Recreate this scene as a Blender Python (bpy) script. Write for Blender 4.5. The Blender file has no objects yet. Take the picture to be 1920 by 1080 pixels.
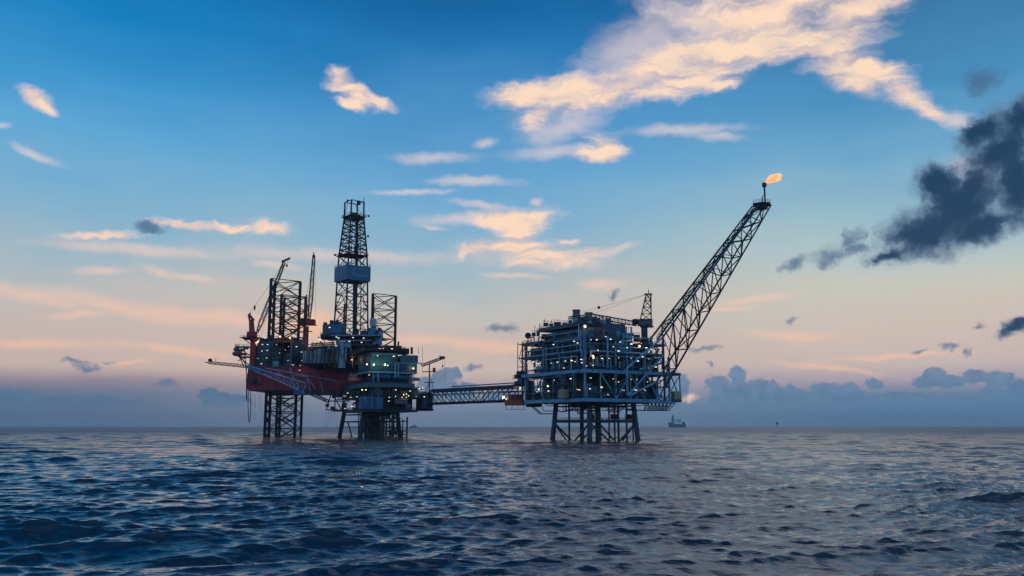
import bpy, bmesh, math, random
import numpy as np
from mathutils import Vector, Matrix

S = bpy.context.scene
COL = S.collection
R = math.radians
random.seed(7)

# ------------------------------------------------------------------ camera
CAM_H = 7.0
F = 1663.0                      # focal length in pixels of the 1920 px wide photograph
PITCH = math.atan(259.0 / F)
cam_d = bpy.data.cameras.new('camera')
cam_d.sensor_width = 36.0
cam_d.lens = 36.0 * F / 1920.0
cam_d.clip_start = 0.5
cam_d.clip_end = 60000
cam = bpy.data.objects.new('camera', cam_d)
COL.objects.link(cam)
cam.location = (0, 0, CAM_H)
cam.rotation_euler = (R(90) + PITCH, 0, 0)
S.camera = cam
S.view_settings.view_transform = 'Standard'
S.view_settings.look = 'None'
S.view_settings.exposure = 0.0
S.view_settings.gamma = 1.0
S.render.resolution_x, S.render.resolution_y = 1024, 576
S.cycles.max_bounces = 6
S.cycles.diffuse_bounces = 2
S.cycles.glossy_bounces = 3
S.cycles.caustics_reflective = False
S.cycles.caustics_refractive = False
S.cycles.sample_clamp_indirect = 4.0


def ray(px, py):
    dx, dy = (px - 960.0) / F, (540.0 - py) / F
    c, s = math.cos(PITCH), math.sin(PITCH)
    return Vector((dx, c - dy * s, s + dy * c))


def W(px, py, D):
    """world point seen at a photograph pixel, at distance D ahead of the camera"""
    r = ray(px, py)
    k = D / r.y
    return Vector((r.x * k, D, CAM_H + r.z * k))


def lin(rgb):
    out = []
    for v in rgb:
        v = v / 255.0
        out.append(v / 12.92 if v <= 0.04045 else ((v + 0.055) / 1.055) ** 2.4)
    return tuple(out)


# ------------------------------------------------------------------ world: dusk sky
SUN_EL, SUN_AZ = 2.0, -13.5      # degrees; behind the drilling rig, left of straight ahead
wd = bpy.data.worlds.new("World")
S.world = wd
wd.use_nodes = True
nt = wd.node_tree
nt.nodes.clear()


def nd(t, **kw):
    n = nt.nodes.new(t)
    for k, v in kw.items():
        setattr(n, k, v)
    return n


def plug(sock, val):
    if isinstance(val, bpy.types.NodeSocket):
        nt.links.new(val, sock)
    else:
        sock.default_value = val


def mth(op, a, b=0.0, c=0.0, clamp=False):
    n = nd('ShaderNodeMath', operation=op, use_clamp=clamp)
    plug(n.inputs[0], a); plug(n.inputs[1], b); plug(n.inputs[2], c)
    return n.outputs[0]


def vmth(op, a, b=(0, 0, 0), k=None):
    n = nd('ShaderNodeVectorMath', operation=op)
    plug(n.inputs[0], a)
    if b is not None:
        plug(n.inputs[1], b)
    if k is not None:
        n.inputs['Scale'].default_value = k
    return n.outputs['Value'] if op in ('LENGTH', 'DOT_PRODUCT') else n.outputs['Vector']


def mixc(f, a, b):
    n = nd('ShaderNodeMix', data_type='RGBA')
    plug(n.inputs[0], f)
    for s, v in ((n.inputs[6], a), (n.inputs[7], b)):
        plug(s, v if isinstance(v, bpy.types.NodeSocket) else tuple(v) + (1.0,))
    return n.outputs[2]


def smooth(v, lo, hi):
    n = nd('ShaderNodeMapRange', interpolation_type='SMOOTHSTEP')
    plug(n.inputs[0], v); plug(n.inputs[1], lo); plug(n.inputs[2], hi)
    return n.outputs[0]


def noise(vec, scale, detail=4, rough=0.55, col=False, lac=2.0):
    n = nd('ShaderNodeTexNoise', noise_dimensions='2D')
    plug(n.inputs['Vector'], vec)
    n.inputs['Scale'].default_value = scale
    n.inputs['Detail'].default_value = detail
    n.inputs['Roughness'].default_value = rough
    n.inputs['Lacunarity'].default_value = lac
    return n.outputs['Color'] if col else n.outputs['Fac']


def ramp(v, stops):
    n = nd('ShaderNodeValToRGB')
    e = n.color_ramp.elements
    while len(e) < len(stops):
        e.new(0.5)
    for i, (p, c) in enumerate(stops):
        e[i].position = p
        e[i].color = tuple(c) + (1.0,)
    plug(n.inputs[0], v)
    return n.outputs[0]


tc = nd('ShaderNodeTexCoord')
sp = nd('ShaderNodeSeparateXYZ')
nt.links.new(tc.outputs['Generated'], sp.inputs[0])
az = mth('MULTIPLY', mth('ARCTAN2', sp.outputs[0], sp.outputs[1]), 57.29578)
el = mth('MULTIPLY', mth('ARCSINE', sp.outputs[2]), 57.29578)
cb = nd('ShaderNodeCombineXYZ')
plug(cb.inputs[0], az); plug(cb.inputs[1], el)
P = cb.outputs[0]                # azimuth / elevation of the view direction in degrees


def azel(px, py):
    r = ray(px, py).normalized()
    return math.degrees(math.atan2(r.x, r.y)), math.degrees(math.asin(r.z))


def el_of(py):
    return azel(960, py)[1]


# gentle unevenness so that the gradient is not ruler straight
wob = noise(vmth('MULTIPLY', P, (0.05, 0.16, 0)), 1.0, 4, 0.55)
el_w = mth('ADD', el, mth('MULTIPLY', mth('MULTIPLY', mth('SUBTRACT', wob, 0.5), 5.0), smooth(el, 0.5, 9.0)))
ELMAX = 60.0
elf = mth('DIVIDE', el_w, ELMAX, clamp=True)


def stops(lst):
    return [(min(1.0, max(0.0, (el_of(y) if y > -500 else -y / 100.0) / ELMAX)), lin(c)) for y, c in lst]


SKY_L = stops([(799, (78, 110, 145)), (765, (80, 115, 148)), (742, (94, 120, 150)), (722, (140, 134, 152)), (694, (202, 182, 175)), (620, (202, 188, 182)),
               (560, (192, 192, 190)), (510, (168, 188, 198)), (440, (136, 182, 208)), (330, (96, 170, 216)), (200, (58, 150, 208)),
               (90, (18, 130, 194)), (0, (0, 114, 180)), (-4000, (2, 84, 140)), (-6000, (4, 62, 110))])
SKY_C = stops([(799, (108, 134, 162)), (765, (114, 140, 166)), (745, (134, 148, 170)), (720, (174, 162, 170)), (690, (206, 188, 179)), (640, (202, 188, 180)),
               (580, (194, 194, 190)), (510, (160, 188, 200)), (430, (132, 180, 208)), (330, (104, 168, 212)), (200, (72, 146, 200)),
               (90, (34, 120, 182)), (0, (16, 102, 164)), (-4000, (8, 78, 132)), (-6000, (6, 58, 104))])
SKY_R = stops([(799, (88, 122, 158)), (765, (94, 132, 166)), (745, (106, 134, 164)), (720, (172, 162, 176)), (690, (204, 188, 183)), (640, (212, 194, 184)),
               (570, (206, 204, 190)), (500, (186, 202, 202)), (430, (158, 192, 204)), (340, (112, 170, 206)), (220, (76, 146, 194)),
               (100, (58, 122, 170)), (0, (50, 106, 148)), (-4000, (32, 80, 118)), (-6000, (12, 58, 100))])
rl, rc, rr = ramp(elf, SKY_L), ramp(elf, SKY_C), ramp(elf, SKY_R)
sky = mixc(smooth(az, -26.0, -4.0), rl, rc)
sky = mixc(smooth(az, 2.0, 24.0), sky, rr)

nish = nd('ShaderNodeTexSky', sky_type='NISHITA')
nish.sun_disc = False
nish.sun_elevation = R(SUN_EL)
nish.sun_rotation = R(SUN_AZ)
nish.ozone_density = 2.0
nish.dust_density = 1.5
nishc = vmth('SCALE', nish.outputs[0], None)
nishc.node.inputs['Scale'].default_value = 0.10
sky = mixc(0.03, sky, nishc)

# warm patch where the sun has just gone, behind the jack-up's cranes
sx, sy = azel(588, 612)
q = vmth('MULTIPLY', vmth('SUBTRACT', P, (sx, sy, 0)), (1 / 1.5, 1 / 0.8, 0))
glow = mth('POWER', 2.718, mth('MULTIPLY', vmth('DOT_PRODUCT', q, q), -1.0))
sky = mixc(mth('MULTIPLY', glow, 0.7), sky, lin((255, 196, 140)))

# ---- clouds, each a cluster of soft ellipses in the sky, frayed by noise
n1 = vmth('SUBTRACT', noise(P, 0.22, 2, 0.5, col=True), (0.5, 0.5, 0.5))
n2 = vmth('SUBTRACT', noise(P, 0.9, 5, 0.6, col=True), (0.5, 0.5, 0.5))


LAST = [None]


def after(vec):
    """the same vector, evaluated only once the colour so far is known"""
    if LAST[0] is None:
        return vec
    return vmth('ADD', vec, vmth('SCALE', LAST[0], None, k=1e-7))


def warp(a1, a2):
    v = vmth('ADD', after(P), vmth('MULTIPLY', n1, (a1, a1 * 0.6, 0)))
    return vmth('ADD', v, vmth('MULTIPLY', n2, (a2, a2 * 0.8, 0)))


def blobs(vec, lst, k=0.35):
    cur = None
    for i, (px, py, rx, ry, rot) in enumerate(lst):
        if i % 8 == 7:           # keeps the shader's evaluation order short of stack space
            vec = vmth('ADD', vec, mth('MULTIPLY', cur, 1e-7))
        a0, e0 = azel(px, py)
        kx = azel(px + 1, py)[0] - a0
        ky = e0 - azel(px, py + 1)[1]
        m = nd('ShaderNodeMapping', vector_type='TEXTURE')
        plug(m.inputs['Vector'], vec)
        m.inputs['Location'].default_value = (a0, e0, 0)
        m.inputs['Rotation'].default_value = (0, 0, R(rot))
        m.inputs['Scale'].default_value = (rx * kx, ry * ky, 1)
        d = vmth('LENGTH', m.outputs[0])
        cur = d if cur is None else mth('SMOOTH_MIN', cur, d, k)
    return mth('SUBTRACT', 1.0, cur)


PEACH = [  # px, py, rx, ry, tilt
    (1470, -15, 215, 85, 0), (1450, 55, 125, 48, -6), (1590, 25, 105, 55, 14), (1500, 75, 95, 26, 8), (1400, 90, 60, 25, -15),
    (1350, 95, 90, 40, 5), (1320, 140, 110, 32, 10), (1360, 158, 42, 16, 5), (1230, 125, 110, 40, 20), (1160, 165, 120, 32, 13), (1060, 180, 110, 34, 8),
    (985, 178, 62, 34, 8), (1012, 212, 42, 24, 30), (1240, 165, 100, 22, 8),
    (1570, 105, 68, 40, -15), (1635, 130, 70, 36, -28), (1690, 172, 60, 26, -34), (1742, 210, 48, 17, -32), (1610, 160, 70, 22, -25),
    (1132, 278, 40, 28, -15), (1120, 292, 48, 14, -5),
    (634, 150, 22, 24, -40), (664, 172, 44, 18, -28), (705, 190, 34, 10, -14), (658, 196, 28, 12, -20),
    (66, 182, 32, 15, -18), (90, 198, 24, 11, -25),
    (960, 408, 76, 20, 3), (1000, 412, 34, 24, 20), (975, 436, 44, 24, 30), (960, 462, 92, 20, -2), (892, 460, 50, 13, 12), (866, 472, 16, 12, 50),
    (1010, 480, 104, 19, -6), (985, 494, 48, 13, -8), (1085, 482, 70, 16, 10), (1060, 455, 30, 8, 0),
    (1287, 743, 22, 6, 0), (200, 441, 80, 9, 3), (345, 421, 75, 9, 0), (500, 427, 44, 15, -8), (430, 424, 50, 7, -4),
]
THIN = [
    (1195, 85, 130, 60, 25), (1290, 40, 110, 50, -20), (1060, 240, 80, 25, 15), (1290, 244, 120, 11, -2), (1350, 255, 50, 10, -8), (1035, 285, 85, 14, 5),
    (66, 288, 56, 9, -16), (5, 236, 18, 8, 0), (911, 266, 26, 9, 12), (812, 295, 75, 12, 2), (765, 362, 90, 6, 3), (880, 340, 80, 10, 0),
    (905, 385, 60, 8, -4), (860, 412, 90, 12, 4), (811, 427, 30, 5, -9), (1004, 376, 13, 8, 0), (1130, 533, 46, 11, 0), (960, 516, 60, 6, -4),
    (520, 498, 52, 8, -6), (200, 506, 55, 8, 6), (300, 512, 42, 10, -16), (355, 522, 60, 7, -6), (1150, 470, 50, 8, 14),
    (70, 555, 130, 16, -10), (240, 578, 220, 18, -8), (400, 596, 160, 16, -3), (150, 590, 70, 8, 8), (560, 600, 60, 22, 0), (880, 645, 150, 12, -5), (800, 640, 90, 10, 0), (960, 655, 80, 10, 0),
    (1420, 560, 75, 9, 8), (1370, 580, 60, 6, 2), (1480, 628, 90, 10, -6), (60, 645, 150, 12, 1), (330, 655, 130, 9, -6), (240, 680, 50, 5, 5),
    (640, 480, 260, 14, 0), (280, 470, 200, 12, 0), (1680, 668, 130, 6, 2), (1560, 690, 120, 7, -8), (1284, 743, 26, 7, 0),
    (1830, 320, 55, 32, -20), (1790, 225, 40, 20, -30),
]
DARK = [
    (1735, 440, 95, 48, 14), (1672, 478, 45, 18, 12), (1790, 395, 90, 62, 22), (1755, 345, 52, 42, 0), (1840, 425, 90, 34, 20), (1830, 350, 50, 40, 30),
    (1885, 285, 85, 62, 25), (1840, 245, 52, 36, 20), (1905, 350, 50, 80, 0), (1915, 220, 40, 46, 0), (1900, 618, 36, 15, 16),
]
DTHIN = [
    (1845, 150, 46, 36, 20), (1488, 495, 36, 16, 20), (1610, 465, 30, 20, 0), (1625, 440, 18, 9, 40), (1786, 650, 30, 8, 6), (1721, 660, 18, 6, 0), (1320, 655, 48, 9, 6), (1490, 598, 20, 10, 25),
    (1836, 610, 20, 9, 25), (1812, 662, 18, 5, 15), (140, 678, 40, 8, -6), (168, 688, 40, 9, -3), (205, 680, 16, 7, 0), (310, 720, 40, 11, 2), (282, 428, 30, 17, 0), (950, 615, 44, 12, -2),
    (888, 690, 22, 9, 0), (1150, 556, 10, 13, -30), (1330, 684, 14, 8, -30), (20, 735, 40, 10, 0), (1562, 480, 52, 26, 18), (1600, 445, 42, 20, 30), (1545, 492, 38, 16, 10),
]
BANK = [
    (1390, 745, 68, 34, 0), (1382, 706, 22, 22, 0), (1345, 722, 26, 20, 0), (1430, 730, 36, 24, -20), (1480, 742, 40, 22, 0), (1570, 738, 55, 22, 0), (1545, 732, 26, 18, 0), (1640, 718, 24, 11, 0), (1690, 745, 50, 14, 0),
    (1755, 700, 22, 17, 0), (1742, 716, 34, 15, 0), (1785, 715, 38, 15, 0), (1830, 708, 32, 17, 0), (1868, 710, 36, 16, 0), (1862, 730, 26, 20, 0), (1912, 735, 36, 26, 0),
    (838, 705, 34, 18, 0), (828, 728, 50, 30, 0), (862, 735, 45, 20, 0), (1270, 720, 26, 26, 0), (1250, 745, 40, 22, 0), (396, 742, 32, 18, 0), (420, 752, 60, 16, 0), (950, 745, 60, 14, 0), (1010, 740, 40, 18, 0), (25, 742, 50, 12, 0),
    (160, 752, 120, 12, 0),
]
# sky beyond the frame: high cloud added at right to lighten the water
OVER = [(1700, -330, 560, 240, 6), (1200, -560, 420, 260, -10), (2350, -150, 340, 260, 0), (1900, -900, 900, 300, 0), (420, -560, 200, 60, 10)]

warmth = smooth(el, 3.0, 16.0)
pw = warp(1.1, 1.0)
st = vmth('MULTIPLY', pw, (0.34, 0.8, 0))
fb_st = noise(vmth('ADD', st, vmth('MULTIPLY', n1, (0.8, 1.2, 0))), 1.0, 9, 0.62)
fb_st = mth('SUBTRACT', fb_st, 0.5)
# thin veils
d_th = mth('ADD', blobs(warp(0.7, 0.5), THIN), mth('MULTIPLY', fb_st, 1.1))
a_th = mth('MULTIPLY', smooth(d_th, -0.45, 1.0), 0.62)
sky = mixc(a_th, sky, mixc(warmth, lin((250, 198, 166)), lin((232, 214, 212))))
LAST[0] = sky
# lit peach clouds: feathery, with fibres running up to the right
pw = warp(1.3, 0.9)
d_pe = mth('ADD', blobs(pw, PEACH, 0.5), mth('MULTIPLY', fb_st, 0.55))
fm = nd('ShaderNodeMapping')
plug(fm.inputs['Vector'], warp(3.0, 1.0))
fm.inputs['Rotation'].default_value = (0, 0, R(-24))
fm.inputs['Scale'].default_value = (0.16, 0.85, 1)
fib = mth('SUBTRACT', noise(fm.outputs[0], 1.0, 8, 0.58), 0.5)
d_pe = mth('ADD', d_pe, mth('MULTIPLY', fib, 1.6))
c_pe = mixc(warmth, lin((255, 214, 180)), lin((254, 222, 194)))
c_pe = mixc(smooth(d_pe, -0.1, 0.7), lin((224, 208, 212)), c_pe)
shade = smooth(fib, -0.12, 0.10)
c_pe = mixc(mth('MULTIPLY', mth('SUBTRACT', 1.0, shade), 0.62), c_pe, lin((202, 188, 196)))
sky = mixc(smooth(d_pe, -0.38, 0.85), sky, c_pe)
LAST[0] = sky
# added cloud above the frame, extra bright to lift sea and steel
d_ov = mth('ADD', blobs(after(P), OVER), mth('MULTIPLY', fb_st, 1.8))
sky = mixc(mth('MULTIPLY', smooth(d_ov, -0.1, 0.7), 0.92), sky, (1.0, 1.12, 1.32))
LAST[0] = sky
# blue-grey bank on the horizon
pb = vmth('ADD', after(P), vmth('MULTIPLY', n2, (0.9, 0.6, 0)))
fb_bk = noise(P, 1.6, 8, 0.55)
d_bk = mth('ADD', blobs(pb, BANK), mth('MULTIPLY', mth('SUBTRACT', fb_bk, 0.5), 1.2))
a_bk = mth('MULTIPLY', smooth(d_bk, -0.02, 0.3), mth('MULTIPLY', smooth(el, 0.2, 2.0), 0.85))
bank_s = smooth(noise(P, 1.1, 6, 0.6), 0.3, 0.7)
sky = mixc(a_bk, sky, mixc(smooth(az, -16.0, 6.0), mixc(bank_s, lin((80, 113, 146)), lin((90, 122, 154))), mixc(bank_s, lin((90, 126, 160)), lin((104, 138, 170)))))
LAST[0] = sky
# dark ragged clouds, thin ones first
pd = warp(0.35, 1.3)
fb_cu = mth('SUBTRACT', noise(pd, 0.55, 10, 0.66), 0.5)
d_dt = mth('ADD', blobs(pd, DTHIN), mth('MULTIPLY', fb_cu, 1.5))
c_dt = mixc(smooth(el, 2.0, 12.0), lin((92, 122, 156)), lin((74, 106, 140)))
sky = mixc(mth('MULTIPLY', smooth(d_dt, -0.05, 0.9), 0.8), sky, c_dt)
LAST[0] = sky
pd = warp(0.8, 1.4)
d_dk = mth('ADD', blobs(pd, DARK, 0.7), mth('MULTIPLY', fb_cu, 1.05))
c_dk = mixc(smooth(d_dk, -0.05, 0.75), lin((96, 124, 154)), lin((28, 60, 92)))
sky = mixc(mth('MULTIPLY', smooth(d_dk, -0.32, 0.5), 0.97), sky, c_dk)
# unseen sky behind the camera, turned a brighter blue to light the steel faces
behind = smooth(sp.outputs[1], -0.3, 0.5)
sky = mixc(behind, mixc(0.68, sky, lin((122, 170, 214))), sky)
below = smooth(el, -3.0, -0.3)
sky = mixc(below, lin((30, 60, 84)), sky)

s10 = vmth('SCALE', sky, None)
s10.node.inputs['Scale'].default_value = 10.0
bg = nd('ShaderNodeBackground')
plug(bg.inputs[0], s10)
bg.inputs[1].default_value = 0.1
wo = nd('ShaderNodeOutputWorld')
nt.links.new(bg.outputs[0], wo.inputs[0])
wd.cycles.sampling_method = 'MANUAL'
wd.cycles.sample_map_resolution = 1024

# ------------------------------------------------------------------ sun, almost gone
sun_d = bpy.data.lights.new('sun', 'SUN')
sun_d.energy = 0.015
sun_d.angle = R(20)
sun_d.color = (1.0, 0.62, 0.38)
sun = bpy.data.objects.new('sun', sun_d)
COL.objects.link(sun)
sd = Vector((math.sin(R(SUN_AZ)) * math.cos(R(SUN_EL)), math.cos(R(SUN_AZ)) * math.cos(R(SUN_EL)), math.sin(R(SUN_EL))))
sun.rotation_euler = sd.to_track_quat('Z', 'Y').to_euler()
sun.location = sd * 300

# ------------------------------------------------------------------ materials


def paint(name, col, rough=0.55, var=0.35, rust=0.0, metallic=0.0, scale=0.25, rust_col=(0.10, 0.035, 0.012)):
    m = bpy.data.materials.new(name)
    m.use_nodes = True
    t = m.node_tree
    b = t.nodes['Principled BSDF']
    tcn = t.nodes.new('ShaderNodeTexCoord')
    nz = t.nodes.new('ShaderNodeTexNoise')
    nz.inputs['Scale'].default_value = scale
    nz.inputs['Detail'].default_value = 6
    t.links.new(tcn.outputs['Object'], nz.inputs['Vector'])
    mr = t.nodes.new('ShaderNodeMapRange')
    mr.inputs[1].default_value, mr.inputs[2].default_value = 0.3, 0.7
    t.links.new(nz.outputs['Fac'], mr.inputs[0])
    mx_ = t.nodes.new('ShaderNodeMix')
    mx_.data_type = 'RGBA'
    mx_.inputs[6].default_value = tuple(c * (1 - var) for c in col) + (1,)
    mx_.inputs[7].default_value = tuple(min(1, c * (1 + var)) for c in col) + (1,)
    t.links.new(mr.outputs[0], mx_.inputs[0])
    out = mx_.outputs[2]
    if rust > 0:
        mp = t.nodes.new('ShaderNodeMapping')
        mp.inputs['Scale'].default_value = (1.0, 1.0, 0.22)       # streaks run down the steel
        t.links.new(tcn.outputs['Object'], mp.inputs[0])
        n2_ = t.nodes.new('ShaderNodeTexNoise')
        n2_.inputs['Scale'].default_value = 0.7
        n2_.inputs['Detail'].default_value = 8
        t.links.new(mp.outputs[0], n2_.inputs['Vector'])
        m2 = t.nodes.new('ShaderNodeMapRange')
        m2.inputs[1].default_value, m2.inputs[2].default_value = 0.52, 0.68
        m2.inputs[4].default_value = rust
        t.links.new(n2_.outputs['Fac'], m2.inputs[0])
        mx2 = t.nodes.new('ShaderNodeMix')
        mx2.data_type = 'RGBA'
        t.links.new(m2.outputs[0], mx2.inputs[0])
        t.links.new(out, mx2.inputs[6])
        mx2.inputs[7].default_value = tuple(rust_col) + (1,)
        out = mx2.outputs[2]
    t.links.new(out, b.inputs['Base Color'])
    b.inputs['Roughness'].default_value = rough
    b.inputs['Metallic'].default_value = metallic
    return m


def lamp_mat(name, col, s):
    m = bpy.data.materials.new(name)
    m.use_nodes = True
    b = m.node_tree.nodes['Principled BSDF']
    b.inputs['Base Color'].default_value = (0.3, 0.3, 0.3, 1)
    b.inputs['Emission Color'].default_value = tuple(col) + (1,)
    b.inputs['Emission Strength'].default_value = s
    return m


M = {
    'sea': paint('haze_faded_grey_blue', (0.10, 0.17, 0.24), 0.6, 0.2),  # base colour paled with painted-in haze for the far ships and tower
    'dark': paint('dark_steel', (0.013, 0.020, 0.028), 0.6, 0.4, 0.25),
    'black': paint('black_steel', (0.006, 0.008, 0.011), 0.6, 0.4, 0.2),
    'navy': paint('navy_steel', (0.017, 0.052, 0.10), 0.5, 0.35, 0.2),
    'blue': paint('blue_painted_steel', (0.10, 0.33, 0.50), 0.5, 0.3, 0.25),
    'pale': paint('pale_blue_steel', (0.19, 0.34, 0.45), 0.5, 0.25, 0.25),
    'bright': paint('bright_blue_panel', (0.025, 0.13, 0.27), 0.45, 0.25, 0.15),
    'sign': paint('pale_sign_panel', (0.06, 0.22, 0.36), 0.45, 0.15, 0.1),
    'teal': paint('teal_steel', (0.024, 0.15, 0.17), 0.5, 0.3, 0.25),
    'turq': paint('turquoise_box', (0.07, 0.42, 0.42), 0.5, 0.2, 0.15),
    'red': paint('red_hull_paint', (0.44, 0.022, 0.045), 0.5, 0.3, 0.45, rust_col=(0.10, 0.015, 0.02)),
    'redd': paint('red_crane_paint', (0.38, 0.022, 0.028), 0.5, 0.3, 0.3),
    'orange': paint('orange_lifeboat', (0.75, 0.10, 0.10), 0.35, 0.12, 0.1),
    'white': paint('white_steel', (0.36, 0.36, 0.38), 0.5, 0.25, 0.4),
    'grey': paint('grey_steel', (0.13, 0.13, 0.145), 0.5, 0.3, 0.35),
    'lilac': paint('weathered_white_truss', (0.42, 0.36, 0.48), 0.5, 0.3, 0.3),
    'brown': paint('rusty_steel', (0.12, 0.045, 0.025), 0.7, 0.5, 0.6),
    'tan': paint('tan_box', (0.36, 0.27, 0.16), 0.6, 0.2, 0.3),
    'rustred': paint('rust_red_module', (0.30, 0.065, 0.04), 0.6, 0.35, 0.4),
    'glass': paint('cab_glass', (0.02, 0.04, 0.06), 0.1, 0.1),
    'weed': paint('splash_zone_steel', (0.016, 0.020, 0.020), 0.5, 0.5, 0.5, rust_col=(0.05, 0.022, 0.012)),
    'lw': lamp_mat('white_lamp', (1.0, 0.88, 0.70), 1.8),
    'lg': lamp_mat('greenish_lamp', (0.85, 1.0, 0.55), 2.2),
    'lo': lamp_mat('orange_lamp', (1.0, 0.50, 0.16), 3.0),
    'ly': lamp_mat('yellow_lamp', (1.0, 0.80, 0.35), 3.0),
}

# ------------------------------------------------------------------ mesh helpers


class MB:
    """collects shapes in world space (or in a local frame) and links them as ONE mesh object"""

    def __init__(self, fr=None):
        self.v, self.f, self.fr = [], [], fr

    def _add(self, pts, faces):
        n = len(self.v)
        if self.fr is not None:
            pts = [self.fr @ Vector(p) for p in pts]
        self.v += [tuple(p) for p in pts]
        self.f += [tuple(i + n for i in f) for f in faces]
        return self

    def box(self, x0, x1, y0, y1, z0, z1):
        p = [(x0, y0, z0), (x1, y0, z0), (x1, y1, z0), (x0, y1, z0), (x0, y0, z1), (x1, y0, z1), (x1, y1, z1), (x0, y1, z1)]
        return self._add(p, [(3, 2, 1, 0), (4, 5, 6, 7), (0, 1, 5, 4), (1, 2, 6, 5), (2, 3, 7, 6), (3, 0, 4, 7)])

    def bevbox(self, x0, x1, y0, y1, z0, z1, b=0.3):
        b = min(b, (x1 - x0) * .3, (y1 - y0) * .3, (z1 - z0) * .3)
        pts, idx = [], []
        for z, k in ((z0, b), (z0 + b, 0), (z1 - b, 0), (z1, b)):
            pts += [(x0 + b, y0 + k, z), (x1 - b, y0 + k, z), (x1 - k, y0 + b, z), (x1 - k, y1 - b, z), (x1 - b, y1 - k, z), (x0 + b, y1 - k, z), (x0 + k, y1 - b, z), (x0 + k, y0 + b, z)]
        fc = [tuple(range(7, -1, -1)), tuple(range(24, 32))]
        for r in range(3):
            for i in range(8):
                j = (i + 1) % 8
                fc.append((r * 8 + i, r * 8 + j, r * 8 + 8 + j, r * 8 + 8 + i))
        return self._add(pts, fc)

    def prism(self, poly, z0, z1):
        n = len(poly)
        p = [(x, y, z0) for x, y in poly] + [(x, y, z1) for x, y in poly]
        fc = [tuple(range(n - 1, -1, -1)), tuple(range(n, 2 * n))] + [(i, (i + 1) % n, n + (i + 1) % n, n + i) for i in range(n)]
        return self._add(p, fc)

    def tube(self, p, q, r, r2=None, n=6, caps=True):
        p, q = Vector(p), Vector(q)
        r2 = r if r2 is None else r2
        d = q - p
        if d.length < 1e-4:
            return self
        d.normalize()
        a = Vector((0, 0, 1)) if abs(d.z) < 0.9 else Vector((1, 0, 0))
        u = d.cross(a).normalized()
        w = d.cross(u)
        pts = []
        for c, rad in ((p, r), (q, r2)):
            for i in range(n):
                t = 2 * math.pi * (i + 0.5) / n
                pts.append(c + u * (rad * math.cos(t)) + w * (rad * math.sin(t)))
        fc = [(i, (i + 1) % n, n + (i + 1) % n, n + i) for i in range(n)]
        if caps:
            fc += [tuple(range(n - 1, -1, -1)), tuple(range(n, 2 * n))]
        return self._add(pts, fc)

    def path(self, pts, r, n=6):
        for a, b in zip(pts[:-1], pts[1:]):
            self.tube(a, b, r, n=n)
        return self

    def beam(self, p, q, w, h=None):
        return self.tube(p, q, w * 0.7071, n=4)

    def lathe(self, c, prof, axis='z', n=14):
        c = Vector(c)
        pts = []
        for (r, z) in prof:
            for i in range(n):
                t = 2 * math.pi * i / n
                x, y = r * math.cos(t), r * math.sin(t)
                pts.append(c + (Vector((x, y, z)) if axis == 'z' else Vector((z, x, y)) if axis == 'x' else Vector((x, z, y))))
        k = len(prof)
        fc = [tuple(range(n - 1, -1, -1)), tuple(range((k - 1) * n, k * n))]
        for r_ in range(k - 1):
            for i in range(n):
                j = (i + 1) % n
                fc.append((r_ * n + i, r_ * n + j, r_ * n + n + j, r_ * n + n + i))
        return self._add(pts, fc)

    def vessel(self, p, q, r, n=12):
        p, q = Vector(p), Vector(q)
        d = (q - p).normalized()
        self.tube(p, q, r, n=n)
        self.tube(p, p - d * r * .35, r, r * .72, n=n)
        self.tube(p - d * r * .35, p - d * r * .5, r * .72, r * .2, n=n)
        self.tube(q, q + d * r * .35, r, r * .72, n=n)
        self.tube(q + d * r * .35, q + d * r * .5, r * .72, r * .2, n=n)
        return self

    def ball(self, c, rx, ry=None, rz=None, n=12):
        ry = rx if ry is None else ry
        rz = rx if rz is None else rz
        c = Vector(c)
        pts, rows = [], 7
        for j in range(rows + 1):
            ph = -math.pi / 2 + math.pi * (0.02 + 0.96 * j / rows)
            for i in range(n):
                t = 2 * math.pi * i / n
                pts.append(c + Vector((rx * math.cos(ph) * math.cos(t), ry * math.cos(ph) * math.sin(t), rz * math.sin(ph))))
        fc = [tuple(range(n - 1, -1, -1)), tuple(range(rows * n, rows * n + n))]
        for r_ in range(rows):
            for i in range(n):
                j = (i + 1) % n
                fc.append((r_ * n + i, r_ * n + j, r_ * n + n + j, r_ * n + n + i))
        return self._add(pts, fc)

    def rail(self, pts, h=1.2, step=2.2, r=0.07, close=False):
        if close:
            pts = list(pts) + [pts[0]]
        for a, b in zip(pts[:-1], pts[1:]):
            a, b = Vector(a), Vector(b)
            n = max(1, int((b - a).length / step))
            for i in range(n + 1):
                c = a.lerp(b, i / n)
                self.tube(c, c + Vector((0, 0, h)), r, n=4)
            for k in (0.5, 1.0):
                self.tube(a + Vector((0, 0, h * k)), b + Vector((0, 0, h * k)), r, n=4)
        return self

    def build(self, name, mat, parent=None, label=None, smooth_=False):
        off = Vector((0, 0, 0))
        p = parent
        while p is not None:
            off += p.location
            p = p.parent
        me = bpy.data.meshes.new(name)
        me.from_pydata([(a - off.x, b - off.y, c - off.z) for a, b, c in self.v], [], self.f)
        me.update()
        if smooth_:
            for pl in me.polygons:
                pl.use_smooth = True
        o = bpy.data.objects.new(name, me)
        me.materials.append(M[mat] if isinstance(mat, str) else mat)
        COL.objects.link(o)
        if parent is not None:
            o.parent = parent
        if label:
            o['label'] = label
        return o


def thing(name, label, cat, loc, group=None):
    o = bpy.data.objects.new(name, None)
    COL.objects.link(o)
    o.location = loc
    o['label'] = label
    o['category'] = cat
    if group:
        o['group'] = group
    return o


def tag(o, label, cat, group=None):
    o['label'] = label
    o['category'] = cat
    if group:
        o['group'] = group
    return o


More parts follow.
